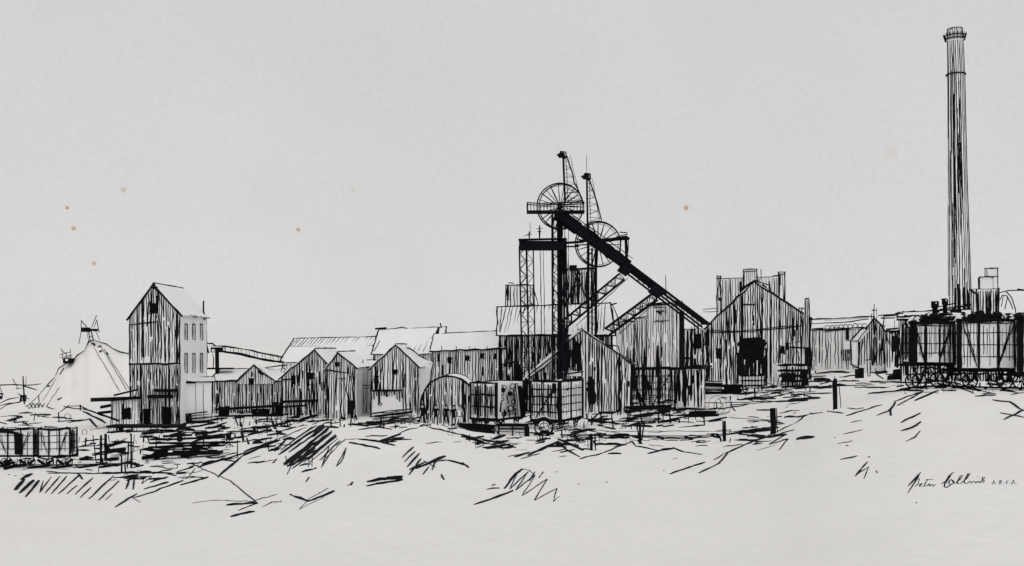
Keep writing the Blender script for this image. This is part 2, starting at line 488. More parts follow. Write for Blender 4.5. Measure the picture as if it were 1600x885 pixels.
def lattice(mb, a, b, wid, n, w=1.4, side=None, lace=1.0, dep=None):
    """a laced girder from a to b: two chords apart by wid, with zig-zag lacing; dep adds a second face behind"""
    a = Vector(a); b = Vector(b); t = (b - a).normalized()
    s = (Vector(side) if side else t.cross(Vector((0, -1, 0)))).normalized() * (wid / 2)
    px = a.y / F
    for k in ((0, dep) if dep else (0,)):
        o = Vector((0, k, 0))
        for sg in (-1, 1):
            mb.beam(a + s * sg + o, b + s * sg + o, w * px, w * px)
        for i in range(n):
            p = a.lerp(b, i / n); q = a.lerp(b, (i + 1) / n)
            mb.pen([p + s * (1 if i % 2 else -1) + o, q + s * (-1 if i % 2 else 1) + o], lace, None, None, .15)
            if i % 2 == 0: mb.pen([p + s + o, p - s + o], lace * .8, None, None, .15)

# ================================================================== far left: spoil heap
def build_heap():
    prof = [(-260, 640), (-120, 636), (-40, 632), (20, 640), (44, 634), (60, 619), (70, 606), (86, 590), (92, 576), (104, 568), (112, 566), (121, 556), (132, 548),
            (139, 534), (147, 531), (156, 535), (166, 538), (176, 545), (187, 551), (205, 554), (240, 562), (280, 580), (330, 600), (400, 625)]
    D = 150.0
    def crest(px):
        for (a, ya), (b, yb) in zip(prof, prof[1:]):
            if px <= b: return ya + (yb - ya) * (px - a) / (b - a)
        return prof[-1][1]
    mb = MB(); vs = [i / 10 for i in range(0, 11)]
    cols = list(range(-260, 401, 4))
    def hp(px, v):      # v 0 front foot .. 1 crest
        zc = Z(crest(px), D); h = max(0, zc + 4.2)
        d = D - (1 - v) * (3 + h * 1.5)
        zz = -4.6 + (zc + 4.6) * (v ** 1.12)
        return Vector((X(px, d), d, zz + .25 * math.sin(px * .13 + v * 5) * v * (1 - v)))
    for px in cols:
        for v in vs: mb.v.append(tuple(hp(px, v)))
        zc = Z(crest(px), D); h = max(0, zc + 4.2)
        mb.v.append((X(px, D), D + 3 + h * 1.5, -4.6))
    n = len(vs) + 1
    for i in range(len(cols) - 1):
        for j in range(n - 1):
            mb.f.append((i * n + j, (i + 1) * n + j, (i + 1) * n + j + 1, i * n + j + 1)); mb.m.append(0)
    # ragged line along the crest, gullies down the face
    pts = [P(a, b - .3, D) for a, b in prof if 40 <= a <= 207]
    mb.pen(pts, 2.2, None, .1, .6)
    g = lambda px, py: next((q for q in (hp(px, v / 60) for v in range(60, -1, -1)) if HY - (q.z - H) / q.y * F >= py), hp(px, 0))
    def gl(a, b, w):
        k = 10
        mb.pen([g(a[0] + (b[0] - a[0]) * i / k, a[1] + (b[1] - a[1]) * i / k) + Vector((0, -.05, .05)) for i in range(k + 1)], w, None, None, .3)
    gl((146, 541), (188, 612), .8); gl((158, 541), (200, 612), .8); gl((163, 545), (205, 612), .8)
    gl((100, 575), (93, 586), 1.6); gl((88, 592), (66, 628), .8); gl((94, 604), (72, 636), .7); gl((61, 615), (61, 634), 1.3)
    for (a, b, w) in (((153, 541), (159, 541), 2), ((155, 549), (160, 548), 2), ((167, 551), (169, 553), 2.6), ((90, 625), (97, 621), 1.8), ((74, 604), (78, 603), 2.6), ((144, 536), (149, 539), 2.4)):
        gl(a, b, w)
    gl((60, 640), (104, 648), 1.4); gl((104, 648), (118, 638), 1.6); gl((118, 638), (150, 642), 1.6)
    for i in range(5): gl((40 + i * 6, 628 + i * 1), (46 + i * 6, 640), 1.2); gl((46 + i * 6, 640), (52 + i * 6, 630), 1.1)
    o = put('hill', mb, None, (M_GROUND, M_INK), 'structure')
    for p in o.data.polygons: p.use_smooth = p.material_index == 0
    return o
build_heap()
D = 149.0
def free_lines(mb, segs, d):
    for s in segs:
        *pts, w = s
        mb.pen([P(a, b, d + R.uniform(-.15, .15)) for a, b in pts], w, None, None, .35)

def fig_gantry():
    t = thing('tipping_gantry', 'small black tipping gantry with splayed arms on the peak of the spoil heap', 'gantry', P(141, 537, D))
    mb = MB()
    free_lines(mb, [((135, 515), (139, 536), 1.5), ((138, 514), (141, 535), 2.4), ((142, 515), (146, 533), 3.6), ((148, 515), (156, 532), 1.2), ((139, 526), (145, 526), 1.6)], D)
    mb.box(X(136, D), X(147, D), D - .6, D + .6, Z(517, D), Z(514, D), INK)
    put('trestle', mb, t)
    mb = MB(); mb.box(X(130, D), X(138, D), D - .8, D + .8, Z(519, D), Z(512, D), INK); put('tipping_head', mb, t); mb = MB()
    mb.box(X(147, D), X(151, D), D - .5, D + .5, Z(518, D), Z(514, D), INK); put('tipping_head', mb, t)
    for s in (((127, 501), (137, 513), 1.8), ((127, 502), (126, 520), (123, 538), 1.5), ((151, 493), (143, 512), 1.8), ((151, 500), (147, 512), 1.5), ((151, 500), (155, 520), 1.6)):
        mb = MB(); free_lines(mb, [s], D); put('arm', mb, t)
fig_gantry()
def fig_winch():
    t = thing('winch_cabin', 'tiny dark winch cabin with crossbar frame on the left slope of the spoil heap', 'winch cabin', P(106, 568, D))
    mb = MB(); mb.box(X(101, D), X(113, D), D - .6, D + .8, Z(568, D), Z(560, D), INK); mb.box(X(105, D), X(109, D), D - .63, D - .6, Z(564, D), Z(561, D), PAPER)
    put('cabin', mb, t)
    mb = MB(); free_lines(mb, [((94, 545), (102, 553), 1.5), ((93, 555), (111, 550), 1.8), ((94, 559), (113, 555), 1.6), ((97, 546), (98, 562), 1.6), ((110, 545), (110, 552), 1.4), ((100, 560), (112, 558), 1.5), ((103, 550), (105, 562), 1.6), ((110, 548), (110, 562), 1.2)], D)
    put('frame', mb, t)
fig_winch()
def fig_cable():
    d = 112.0
    t = thing('cable_post', 'thin black cable post with crossing arms at the left foot of the spoil heap', 'post', P(36, 632, d))
    mb = MB(); free_lines(mb, [((36, 588), (38, 632), 2.6), ((41, 588), (40, 606), 1.3), ((20, 592), (28, 608), 2)], d)
    scrib(mb, 31, 41, 618, 627, d, 3); put('post', mb, t)
    mb = MB(); free_lines(mb, [((-60, 600), (0, 602), (36, 602), (64, 600), 2.2), ((36, 603), (58, 610), 1.8)], d); put('cable', mb, t)
    mb = MB(); free_lines(mb, [((25, 608), (38, 606), 1.6), ((27, 615), (46, 624), 1.8), ((0, 630), (14, 625), (30, 621), 1.6), ((0, 640), (10, 633), (32, 628), 1.6)], d); put('stay', mb, t)
fig_cable()
mb = MB(); free_lines(mb, [((0, 604), (4, 618), 1.5), ((-6, 615), (5, 616), 3.4), ((-8, 622), (4, 620), 4.4), ((-6, 618), (3, 624), 4), ((-20, 640), (-16, 612), 2), ((-4, 606), (-2, 626), 2), ((0, 634), (14, 630), (32, 629), 1.4)], 111)
single('broken_fence', mb, 'broken dark fence end cut by the left edge, left of the cable post', 'fence')

# ================================================================== tall screen house on the left
def windows_on_side(t, xw, rows, cols, d0):
    for (ya, yb) in rows:
        for c in cols:
            yd = xw * F / (c - 800); wv = .62
            mb = MB(); px = yd / F
            za, zb = Z(ya, yd), Z(yb, yd)
            mb.box(xw - .05, xw + .03, yd - .28, yd + .28, zb, za, PAPER)
            mb.pen([(xw + .05, yd - .3, za + .02), (xw + .05, yd + .34, za)], 2.6, (1, 0, 0), .05)
            mb.pen([(xw + .05, yd - .3, za), (xw + .05, yd - .28, zb)], 1.4, (1, 0, 0), .04)
            mb.pen([(xw + .05, yd + .3, za), (xw + .05, yd + .32, zb)], 2.0, (1, 0, 0), .04)
            mb.pen([(xw + .04, yd + .02, za), (xw + .04, yd, zb + .1)], 1.0, (1, 0, 0), .04)
            mb.pen([(xw + .05, yd + .1, zb), (xw + .05, yd + .36, zb)], 2.2, (1, 0, 0), .04)
            put('window', mb, t)
d = 78.0
tw = gable('screen_house', 'tallest gabled tower of black boards with a plain white windowed side', 'tower building',
           203, 281, 497, 491, 240, 446, 668, d, 6.9, sp=3.4, w=1.75, heavy=.14, broken=.35, split=569, roofw=3.0)
windows_on_side(tw, X(281, d), ((507, 531), (553, 582)), (290, 302, 314), d)
dark_box('door', tw, 223, 236, 640, 672, d, proud=.12)
dark_box('door', tw, 253, 268, 637, 667, d, proud=.12)
mb = MB(); px = d / F
mb.box(X(235, d), X(271, d), d - .7, d, Z(622, d), Z(617, d), INK); mb.box(X(243, d), X(276, d), d - .5, d, Z(612, d), Z(608, d), INK)
put('canopy', mb, tw)
mb = MB()
free = [((233, 486), (247, 484), 2.6), ((231, 490), (246, 489), 2.2), ((235, 472), (235, 486), 3.5), ((240, 470), (241, 486), 1.6), ((243, 492), (245, 497), 3.2), ((203, 508), (246, 503), 2.0)]
for *p, w in free: mb.pen([P(a, b, d - .08) for a, b in p], w)
mb.box(X(234, d), X(246, d), d - .05, d, Z(489, d), Z(474, d), INK)
put('loft_hatch', mb, tw)
mb = MB(); mb.pen([P(318, 470, 84), P(318, 484, 84), P(320, 500, 84)], 3.2); put('vent_pipe', mb, tw)
mb = MB(); mb.pen([P(240, 443, d - .2), P(242, 452, d - .2)], 5); mb.pen([P(236, 450, d - .2), P(246, 449, d - .2)], 3); put('finial', mb, tw)

# white lean-to on its right
t = long_shed('lean_to', 'plain white lean-to with a few thin uprights against the right side of the tall tower', 'lean-to', 284, 331, 592, 598, 663, 80, 6, sp=14, w=1.0, heavy=0, broken=.1, eavew=2.4, endw=1.1, ridgew=1)
for s in (((287, 647), (322, 644), 2.4), ((286, 655), (330, 652), 2.2), ((283, 660), (338, 657), 2.8), ((290, 650), (326, 648), 1.2), ((289, 598), (304, 598), 3.4)):
    *p, w = s; mb = MB(); mb.pen([P(a, b, 79.7) for a, b in p], w); put('plank', mb, t)
mb = MB(); scrib(mb, 285, 297, 647, 657, 79.6, 3.4)
put('plinth', mb, t); face(t)
# left shack with two stepped roofs
d = 74.0
zb = ztp(190, d)
t = thing('weigh_hut', 'small boarded hut with stepped black roof slabs, left of the tall tower', 'hut', (X(190, d), d, zb))
mb = MB(); block(mb, 174, 217, 624, 671, d, 3.5, sp=5.5, w=1.3); put('wall', mb, t)
mb = MB()
mb.hexa([P(172, 627, d - .4), P(218, 624, d - .4), P(218, 624, d + 3.6), P(172, 627, d + 3.6), P(172, 621, d - .4), P(218, 620, d - .4), P(218, 620, d + 3.6), P(172, 621, d + 3.6)], INK)
mb.beam(P(178, 618, d), P(216, 609, d), .13, .12); mb.beam(P(158, 636, d), P(175, 633, d), .16, 1.2); mb.beam(P(154, 645, d), P(175, 643, d), .13, 1.2); mb.beam(P(156, 646, d), P(187, 658, d), .13, .12)
put('roof', mb, t, (M_ROOF, M_INK))
dark_box('window', t, 190, 204, 639, 655, d, bars=0); face(t)
# staging in front of the tower
d = 70.0
t = thing('timber_staging', 'low timber staging with a long black edge in front of the tall tower', 'staging', (X(225, d), d, ztp(225, d)))
mb = MB(); mb.box(X(166, d), X(280, d), d, d + 1.6, Z(669, d), Z(665.5, d), INK); put('deck', mb, t)
for q in (170, 178, 186, 193, 200, 206, 214, 246, 259, 268):
    mb = MB(); b = Z(680 if q > 210 else 690, d); mb.pen([P(q, 668, d), (X(q + R.uniform(-1, 1), d), d, min(b, Z(668, d) - .3))], R.choice((1.4, 2.4))); put('leg', mb, t)
mb = MB(); scrib(mb, 181, 192, 669, 684, d, 4); put('bracket', mb, t)

# ================================================================== conveyor gantry
d = 92.0
t = thing('conveyor_gantry', 'thin sloping conveyor gantry running down from the tall tower to the long shed roofs', 'conveyor', (X(337, d), d, 0))
mb = MB()
for k in (0, 1.0):
    o = Vector((0, k, 0))
    mb.pen([P(330, 541, d) + o, P(347, 541, d) + o, P(390, 548, d) + o, P(440, 559, d) + o], 1.5)
    mb.pen([P(343, 549, d) + o, P(376, 554, d) + o, P(412, 563, d) + o, P(440, 566, d) + o], 2.8)
    for i in range(8):
        q = 347 + i * 12.5; mb.pen([P(q, 541.5 + (q - 347) * .185, d) + o, P(q + 1, 550 + (q - 347) * .175, d) + o], 1.1)
put('trough', mb, t)
mb = MB(); mb.pen([P(347, 541, d), P(352, 544, d), P(351, 550, d), P(345, 549, d)], 1.2); put('head_pulley', mb, t)
mb = MB(); mb.box(X(329, d), X(343, d), d, d + 1.2, Z(551, d), Z(543, d), INK); mb.box(X(331, d), X(337, d), d - .02, d, Z(550, d), Z(546, d), PAPER)
mb.pen([P(323, 537, d), P(332, 537, d), P(337, 541, d)], 3); mb.pen([P(322, 537, d), P(326, 552, d)], 3); put('head_house', mb, t)
mb = MB(); mb.beam(P(339, 545, d), P(340, 640, d), .28, .28); mb.pen([P(332, 553, d), P(334, 562, d), P(333, 575, d)], 1.8); put('support_leg', mb, t)
mb = MB(); mb.box(X(323, d), X(362, d), d - .1, d + .8, Z(577.5, d), Z(575, d), INK); put('landing', mb, t)

# ================================================================== long sheds at the back
long_shed('store_shed', 'longest pale shed with a striped ridge band, behind the front row of gables', 'shed', 441, 588, 531, 566, 620, 112, 14, yr1=528, sp=6, w=1.2, roofsp=6.0, roofw=1.3, band=.62, slope_px=5, endw=2.2, eavew=1.2)
t = long_shed('saw_shed', 'taller pale back shed with a dark right verge and half striped roof', 'shed', 584, 688, 517, 553, 640, 106, 12, yr1=513, sp=4.5, w=1.5, roofsp=7, roofw=1.4, slope_px=5, band=None, rr=(.04, .5), endw=2.4, eavew=1.6)
mb = MB()
mb.pen([P(590, 533, 109.3), P(640, 531.5, 109.3), P(684, 528, 109.3)], 1.6); mb.pen([P(686, 511, 111.8), P(680, 530, 109), P(676, 553, 105.6)], 4.5); mb.pen([P(688, 505, 111.8), P(691, 520, 111.8)], 2.4); mb.pen([P(586, 514, 111.8), P(604, 513, 111.8)], 4)
put('verge', mb, t)
t = long_shed('workshop', 'long workshop with blank roof and a row of small dark windows left of the headframe', 'workshop', 676, 784, 524, 549, 655, 100, 10, yr1=519, ye1=545, sp=4.2, w=1.7, heavy=.14, broken=.25, eavew=2.8)
for (q, y, ww, hh) in ((685, 554, 5, 10), (703, 559, 6, 8), (730, 556, 7, 7), (754, 553, 7, 7), (774, 553, 5, 8)):
    dark_box('window', t, q - ww / 2, q + ww / 2, y, y + hh, 100, proud=.08)
mb = MB()
for q in (690, 713, 733, 761): mb = MB(); mb.pen([P(q, 541, 99.7), P(q, 548, 99.7)], 1.5); put('roof_bracket', mb, t)

# pit-head house under the frame
t = long_shed('pit_head_house', 'pit-head house with a striped pitched roof straddled by the headframe legs', 'pit-head house', 780, 957, 482, 523, 645, 100, 9, yr1=476, sp=3.5, w=2.0, heavy=.4, broken=.3, roofsp=6.0, roofw=1.5, slope_px=9, endw=2.4, eavew=2.6, ridgew=2.6)
mb = MB()
for s in (((785, 570), (803, 566), 3.5), ((783, 574), (800, 571), 2.2)): 
    *p, w = s; mb.pen([P(a, b, 99.6) for a, b in p], w)
put('canopy', mb, t)
dark_box('window', t, 805, 816, 577, 594, 100, proud=.08)
mb = MB(); mb.pen([P(957, 476, 104.5), P(964, 494, 102), P(970, 523, 99.8)], 1.8); mb.pen([P(952, 477, 104.4), P(964, 474, 104.4)], 3.5); put('gable_trim', mb, t)

# ================================================================== the front row of gabled sheds (left of centre)
t = long_shed('loading_shed', 'low boarded shed with a small pointed dormer, first right of the tall tower', 'shed', 331, 441, 579, 596, 650, 90, 7, sp=3.8, w=1.8, heavy=.24, eavew=2.2, endw=2.4)
d = 89.4
mb = MB()
mb.prism([(X(372, d), Z(600, d)), (X(426, d), Z(600, d)), (X(426, d), Z(594, d)), (X(397, d), Z(571, d)), (X(372, d), Z(594, d))], d, d + 2.5, PAPER)
hatch(mb, (0, d, 0), (1, 0, 0), (0, 0, 1), [(X(372, d), Z(602, d)), (X(426, d), Z(602, d)), (X(426, d), Z(594, d)), (X(397, d), Z(571, d)), (X(372, d), Z(594, d))], 4.4, 1.6)
mb.pen([P(368, 598, d - .1), P(397, 570, d - .1)], 3.2); mb.pen([P(396, 570, d - .1), P(410, 583, d - .1), P(428, 594, d - .1)], 3.4); mb.pen([P(405, 575, d + .5), P(422, 590, d + .5)], 1.6)
mb.pen([P(404, 580, d - .1), P(411, 586, d - .1)], 6); mb.pen([P(412, 575, 93), P(448, 571, 93)], 2.2)
put('dormer', mb, t)
dark_box('window', t, 388, 396, 592, 601, d, proud=.08)
# dock with deep shadowed openings
d = 86.0
t = thing('loading_dock', 'long dark loading dock with stubby posts below the low boarded shed', 'loading dock', (X(385, d), d, ztp(385, d)))
mb = MB(); mb.beam(P(338, 640, d), P(440, 634, d), .2, .5); mb.beam(P(335, 652, d), P(442, 649, d), .24, .6)
scrib(mb, 341, 359, 636, 652, d, 4); scrib(mb, 394, 421, 640, 649, d, 4.4); scrib(mb, 426, 442, 630, 648, d, 4.6); scrib(mb, 360, 394, 641, 646, d, 2.4, .5)
put('platform', mb, t)
for q, w in ((341, 4), (346, 3), (350, 5), (355, 3), (362, 1.2), (366, 4), (372, 1.3), (378, 1.3), (386, 1.2), (394, 4), (400, 1.2), (409, 1.3), (418, 1.4), (344, 5), (353, 4), (430, 4), (436, 3), (397, 3.4)):
    mb = MB(); mb.pen([P(q, 650, d), (X(q + R.uniform(-1, 1), d), d, ztp(q, d) - .03)], w); put('post', mb, t)
t = gable('stamping_shed', 'broad boarded gable second right of the tall tower, above the slatted bench', 'shed', 440, 517, 591, 576, 492, 548, 655, 88, 10, side=4, sp=3.6, w=1.8, heavy=.24)
dark_box('window', t, 455, 462, 588, 600, 88, proud=.08); dark_box('window', t, 481, 491, 583, 592, 88, proud=.08)
mb = MB()
for s in (((478, 601), (492, 602), 1.5), ((481, 587), (492, 586), 2), ((443, 583), (446, 577), (441, 575), (439, 583), 1.6), ((440, 594), (462, 592), 2.4)):
    *p, w = s; mb.pen([P(a, b, 87.8) for a, b in p], w)
put('bracket', mb, t)
d = 84.0
t2 = thing('slatted_bench', 'low slatted loading bench on short legs below the broad boarded gable', 'bench', (X(470, d), d, ztp(470, d)))
mb = MB(); mb.beam(P(443, 628, d), P(497, 626, d), .2, .5); mb.beam(P(443, 636, d), P(477, 634, d), .14, .5); mb.beam(P(440, 656, d), P(468, 651, d), .18, .6); put('bench_top', mb, t2)
for q in list(range(446, 500, 6)):
    mb = MB(); e = R.choice((645, 650, 652)); mb.pen([P(q, 627, d), P(q + 2, e, d)], R.choice((1.5, 2.2))); put('slat', mb, t2)
for q in (456, 463, 471):
    mb = MB(); mb.pen([P(q, 655, d), (X(q, d), d, min(ztp(q, d), Z(672, d)))], 3); put('leg', mb, t2)
t = gable('lamp_house', 'narrow steep boarded gable with a dark doorway, right of the broad boarded gable', 'lamp house', 510, 554, 577, 574, 528, 553, 664, 84, 9, side=5, sp=3.5, w=1.8, heavy=.26)
dark_box('door', t, 543, 553, 627, 646, 84, proud=.1)
mb = MB()
for s in (((509, 578), (546, 583), 2), ((522, 567), (533, 567), 2.4), ((528, 592), (541, 592), 1.5), ((534, 590), (535, 597), 1.4)):
    *p, w = s; mb.pen([P(a, b, 83.8) for a, b in p], w)
mb.box(X(524, 84), X(531, 84), 83.9, 84, Z(573, 84), Z(566, 84), INK); put('loft_hatch', mb, t)
long_shed('plain_shed', 'narrow plain white shed almost without boards between two boarded gables', 'shed', 552, 584, 566, 575, 660, 91, 7, sp=9, w=1.1, heavy=0, broken=.2, eavew=2.0)
mb = MB(); mb.pen([P(567, 562, 89), (X(567.5, 89), 89, 0)], 1.9); mb.pen([P(555, 604, 89), P(580, 602, 89)], 1.6); mb.pen([P(557, 608, 89), P(579, 606, 89)], 1.2)
single('telegraph_pole', mb, 'slim black pole with low crossbars standing before the plain white shed', 'pole')
t = gable('smithy', 'boarded gable with an open shadowed bay, next left of the arched shed', 'smithy', 580, 653, 576, 573, 618, 541, 646, 86, 9, side=3, sp=3.6, w=1.8, heavy=.26, keep=.97)
mb = MB(); mb.box(X(582, 86), X(629, 86), 85.9, 86.2, Z(645, 86), Z(612, 86), PAPER)
mb.pen([P(581, 611, 85.8), P(629, 610, 85.8)], 3.6)
for q in range(584, 630, 4): mb.pen([P(q, 612, 85.8), P(q + .5, R.uniform(617, 632), 85.8)], R.choice((2, 3, 4.5)))
mb.pen([P(634, 611, 85.8), P(634, 640, 85.8)], 1.4); mb.pen([P(590, 631, 85.8), P(594, 635, 85.8), P(597, 631, 85.8), P(594, 629, 85.8)], 1.4)
put('open_bay', mb, t)
dark_box('window', t, 614, 621, 578, 585, 86, proud=.08); dark_box('window', t, 585, 592, 588, 598, 86, proud=.08)
mb = MB()   # second slope running down behind to the right
mb.hexa([P(618, 541, 90), P(653, 571, 90), P(677, 569, 94), P(628, 540, 94), P(618, 539, 90), P(653, 569, 90), P(677, 567, 94), P(628, 538, 94)], PAPER)
mb.pen([P(624, 540, 90), P(640, 545, 91), P(676, 569, 94)], 1.8); mb.pen([P(653, 571, 90), P(677, 569, 94)], 1.5)
put('side_roof', mb, t, (M_ROOF, M_INK))
mb = MB(); mb.prism([(X(654, 90), 0), (X(672, 90), 0), (X(677, 90), Z(570, 90)), (X(654, 90), Z(570, 90))], 90, 92, PAPER)
mb.pen([P(677, 568, 89.9), P(673, 594, 89.9), P(665, 610, 89.9)], 2.2); mb.pen([P(679, 569, 89.9), P(675, 595, 89.9)], 1.2); put('side_wall', mb, t)

# arched shed
def arched():
    d = 78.0; zb = ztp(700, d) - .05
    t = thing('arched_shed', 'round arched shed with boarded front where the group of people stands', 'arched shed', (X(700, d), d, zb))
    L = 7.0; poly = [(X(657, d), zb), (X(745, d), zb)]
    cx = X(701, d); rx = X(745, d) - cx; zs = Z(640, d); rz = Z(588.5, d) - zs
    arc = [(cx + rx * math.cos(a), zs + rz * math.sin(a) ** .85) for a in [math.pi * i / 20 for i in range(21)]]
    poly = [(cx - rx, zb), (cx + rx, zb)] + arc
    mb = MB(); mb.prism(poly, d, d + L, PAPER)
    hatch(mb, (0, d, 0), (1, 0, 0), (0, 0, 1), [(cx - rx, Z(662, d)), (cx + rx, Z(662, d))] + arc, 3.8, 2.0, .0, .26, .25)
    put('wall', mb, t)
    mb = MB()
    mb.pen([(p[0], d - .06, p[1] + .02) for p in reversed(arc)], 2.8, None, None, .2)
    mb.pen([(p[0], d + L, p[1] + .03) for p in reversed(arc)], 1.6, None, None, .2)
    mb.pen([(arc[11][0], d, arc[11][1] + .04), (arc[11][0], d + L, arc[11][1] + .04)], 1.3)
    for i in range(len(arc) - 1):
        a, b = arc[i], arc[i + 1]
        mb.face([(a[0], d, a[1] + .015), (a[0], d + L, a[1] + .015), (b[0], d + L, b[1] + .015), (b[0], d, b[1] + .015)], PAPER)
    put('roof', mb, t, (M_ROOF, M_INK))
arched()

# ================================================================== headframe
def headframe():
    d = 90.0; px = d / F; zb = 0.0
    t = thing('headframe', 'tall black pit headframe with two big winding wheels above the yard', 'headframe', (X(873, d), d, 0))
    PP = lambda a, b, k=0: P(a, b, d) + Vector((0, k, 0))
    # outer laced leg
    mb = MB(); lattice(mb, PP(817, 384), PP(823, 646), 11 * px, 22, 2.3, dep=1.4, lace=1.3); lattice(mb, PP(828, 384), PP(833, 646), 10 * px, 22, 2.0, lace=1.3)
    put('lattice_leg', mb, t, (M_WALL, M_IRON))
    mb = MB(); lattice(mb, PP(867.5, 336), PP(869, 646), 9 * px, 30, 2.0, dep=1.2)
    mb.beam(PP(875.5, 330, .5), PP(877.5, 648, .5), 6 * px, .6); mb.beam(PP(881, 372, .6), PP(883.5, 648, .6), 3 * px, .5); mb.beam(PP(884.5, 372, .3), PP(887, 560, .3), 2.2 * px, .5)
    for i in range(9): mb.pen([PP(873 + R.uniform(0, 10), 500 + i * 12), PP(873 + R.uniform(-2, 12), 540 + i * 12)], R.uniform(3, 7))
    for i in range(16):
        y = 335 + i * 19; e = (y - 335) * .011
        for q, w in ((864 + e, 2.2), (871.5 + e, 2.4), (883 + e, 2.2), (888 + e * .3, 1.6), (879 + e, 2.6)): 
            if y < 600: mb.pen([PP(q + R.gauss(0, .6), y, .1), PP(q + R.gauss(0, .6), y + R.uniform(12, 30), .1)], w * R.uniform(.7, 1.3))
    for i in range(14): y = 340 + i * 14; mb.pen([PP(864, y), PP(872, y + 8)], 1.6)
    put('main_column', mb, t, (M_WALL, M_IRON))
    mb = MB(); mb.box(X(811, d), X(882, d), d - .3, d + .6, Z(391, d), Z(377, d), INK); mb.beam(PP(882, 380), PP(912, 378), 3 * px, .5); mb.beam(PP(882, 386), PP(905, 385), 2 * px, .3); mb.beam(PP(810, 375), PP(884, 373.5), 1.6 * px, 1.0)
    put('cross_beam', mb, t, (M_WALL, M_IRON))
    mb = MB()
    for s in (((827, 362), (827, 376), 3), ((823, 368), (831, 367), 2), ((828, 348), (829, 366), .9), ((843, 352), (843, 376), 2.4), ((838, 358), (848, 357), 1.8), ((839, 362), (846, 362), 1.6), ((818, 370), (826, 366), 1.3)):
        *p, w = s; mb.pen([PP(*q) for q in p], w)
    put('lamp_bracket', mb, t, (M_WALL, M_IRON))
    # upper landing
    mb = MB(); mb.box(X(823, d), X(913, d), d - .5, d + .8, Z(333, d), Z(330, d), INK); put('landing', mb, t, (M_WALL, M_IRON))
    mb = MB()
    for k in (-.45, .75):
        mb.pen([PP(823, 318, k), PP(845, 319, k), PP(913, 317, k)], 2.2)
        for i in range(18):
            q = 824 + i * 5.2; mb.pen([PP(q, 318, k), PP(q, 330, k)], .9 if i else 3)
    put('railing', mb, t, (M_WALL, M_IRON))
    # lower right landing
    k2 = 6.0
    P2 = lambda a, b, k=0: P(a, b, d + k2) + Vector((0, k, 0))
    mb = MB(); mb.beam(P2(905, 377), P2(983, 373), 3.4 * px, 1.0); mb.beam(P2(948, 376), P2(980, 371), 5 * px, .8); mb.pen([P2(968, 363), P2(980, 364)], 2); mb.pen([P2(964, 370), P2(981, 366)], 2)
    mb.beam(P2(978, 373), P2(979, 404), 4 * px, .5); mb.beam(P2(970, 376), P2(968, 402), 2 * px, .3); mb.pen([P2(982, 375), P2(980, 404)], 1.4)
    put('lower_landing', mb, t, (M_WALL, M_IRON))
    # backstays
    a, b, c = PP(870, 331), PP(985, 414, 1.0), PP(1113, 507, 2.0)
    def stay(k, front):
        mb = MB()
        mb.beam(PP(870, 331, k), PP(905, 355, k + .4), 15 * px, .5); mb.beam(PP(900, 351, k + .4), PP(985, 412, k + 1), 12 * px, .5)
        mb.beam(PP(980, 407, k + 1), PP(1114, 505, k + 2), 3.4 * px, .3); mb.beam(PP(975, 415, k + 1), PP(1104, 511, k + 2), 2.6 * px, .3)
        mb.beam(PP(980, 409, k + 1), PP(1035, 450, k + 1.5), 6 * px, .3)
        for i in range(13):
            f = i / 13; p = PP(1000 + 110 * f, 421 + 81 * f, k + 1 + f); q = PP(1000 + 106 * (f + .05), 432 + 78 * (f + .05), k + 1 + f)
            mb.pen([p, q], R.choice((1.0, 1.4, 2.4)))
        for i in range(16):
            f = R.random() * .85; p = PP(874 + 112 * f, 334 + 79 * f, k - .1 + f); o = R.choice((-8.5, 7.5, -6, 5.5)) * (1 - .25 * f); g = R.uniform(.06, .2)
            mb.pen([p + Vector((-.55 * o * px, 0, -.8 * o * px)), PP(874 + 112 * (f + g), 334 + 79 * (f + g), k - .1 + f) + Vector((-.55 * o * px, 0, -.8 * o * px + R.gauss(0, .8) * px))], R.uniform(1.2, 3))
        if front:
            mb.hexa([PP(1015, 455, k + 1), PP(1030, 466, k + 1), PP(1046, 456, k + 1), PP(1026, 443, k + 1), PP(1015, 455, k + 1.4), PP(1030, 466, k + 1.4), PP(1046, 456, k + 1.4), PP(1026, 443, k + 1.4)], INK)
            mb.hexa([PP(966, 422, k + .8), PP(980, 431, k + .8), PP(994, 420, k + .8), PP(976, 407, k + .8), PP(966, 422, k + 1.2), PP(980, 431, k + 1.2), PP(994, 420, k + 1.2), PP(976, 407, k + 1.2)], INK)
            mb.pen([PP(878, 346, k - .1), PP(925, 379, k), PP(972, 418, k + .4)], 1.5); mb.pen([PP(895, 338, k - .1), PP(940, 368, k), PP(990, 404, k + .4)], 1.4)
            mb.pen([PP(1060, 470, k + 1), PP(1112, 507, k + 1.6)], 4); mb.pen([PP(1100, 505, k + 1.6), PP(1116, 506, k + 1.6)], 6)
        put('backstay', mb, t, (M_WALL, M_IRON))
    stay(0, True); stay(2.2, False)
    for (p, q) in (((974, 431), (884, 506)), ((1026, 463), (952, 518))):
        mb = MB(); lattice(mb, PP(*p, 1), PP(*q, 1), 12 * px, 13, 3.0, dep=1.2, lace=1.9); mb.pen([PP(p[0] + 10, p[1] + 2, .9), PP(q[0] + 16, q[1] + 4, .9)], 1.2); put('brace', mb, t, (M_WALL, M_IRON))
    # rear column
    mb = MB(); mb.beam(P2(919, 350), P2(919, 640), 4 * px, .4); mb.beam(P2(925, 388), P2(925, 640), 2.4 * px, .4); mb.beam(P2(931, 390), P2(931, 640), 4 * px, .4)
    for i in range(20): mb.pen([P2(918, 395 + i * 9), P2(931, 399 + i * 9)], 1.2)
    put('rear_column', mb, t, (M_WALL, M_IRON))
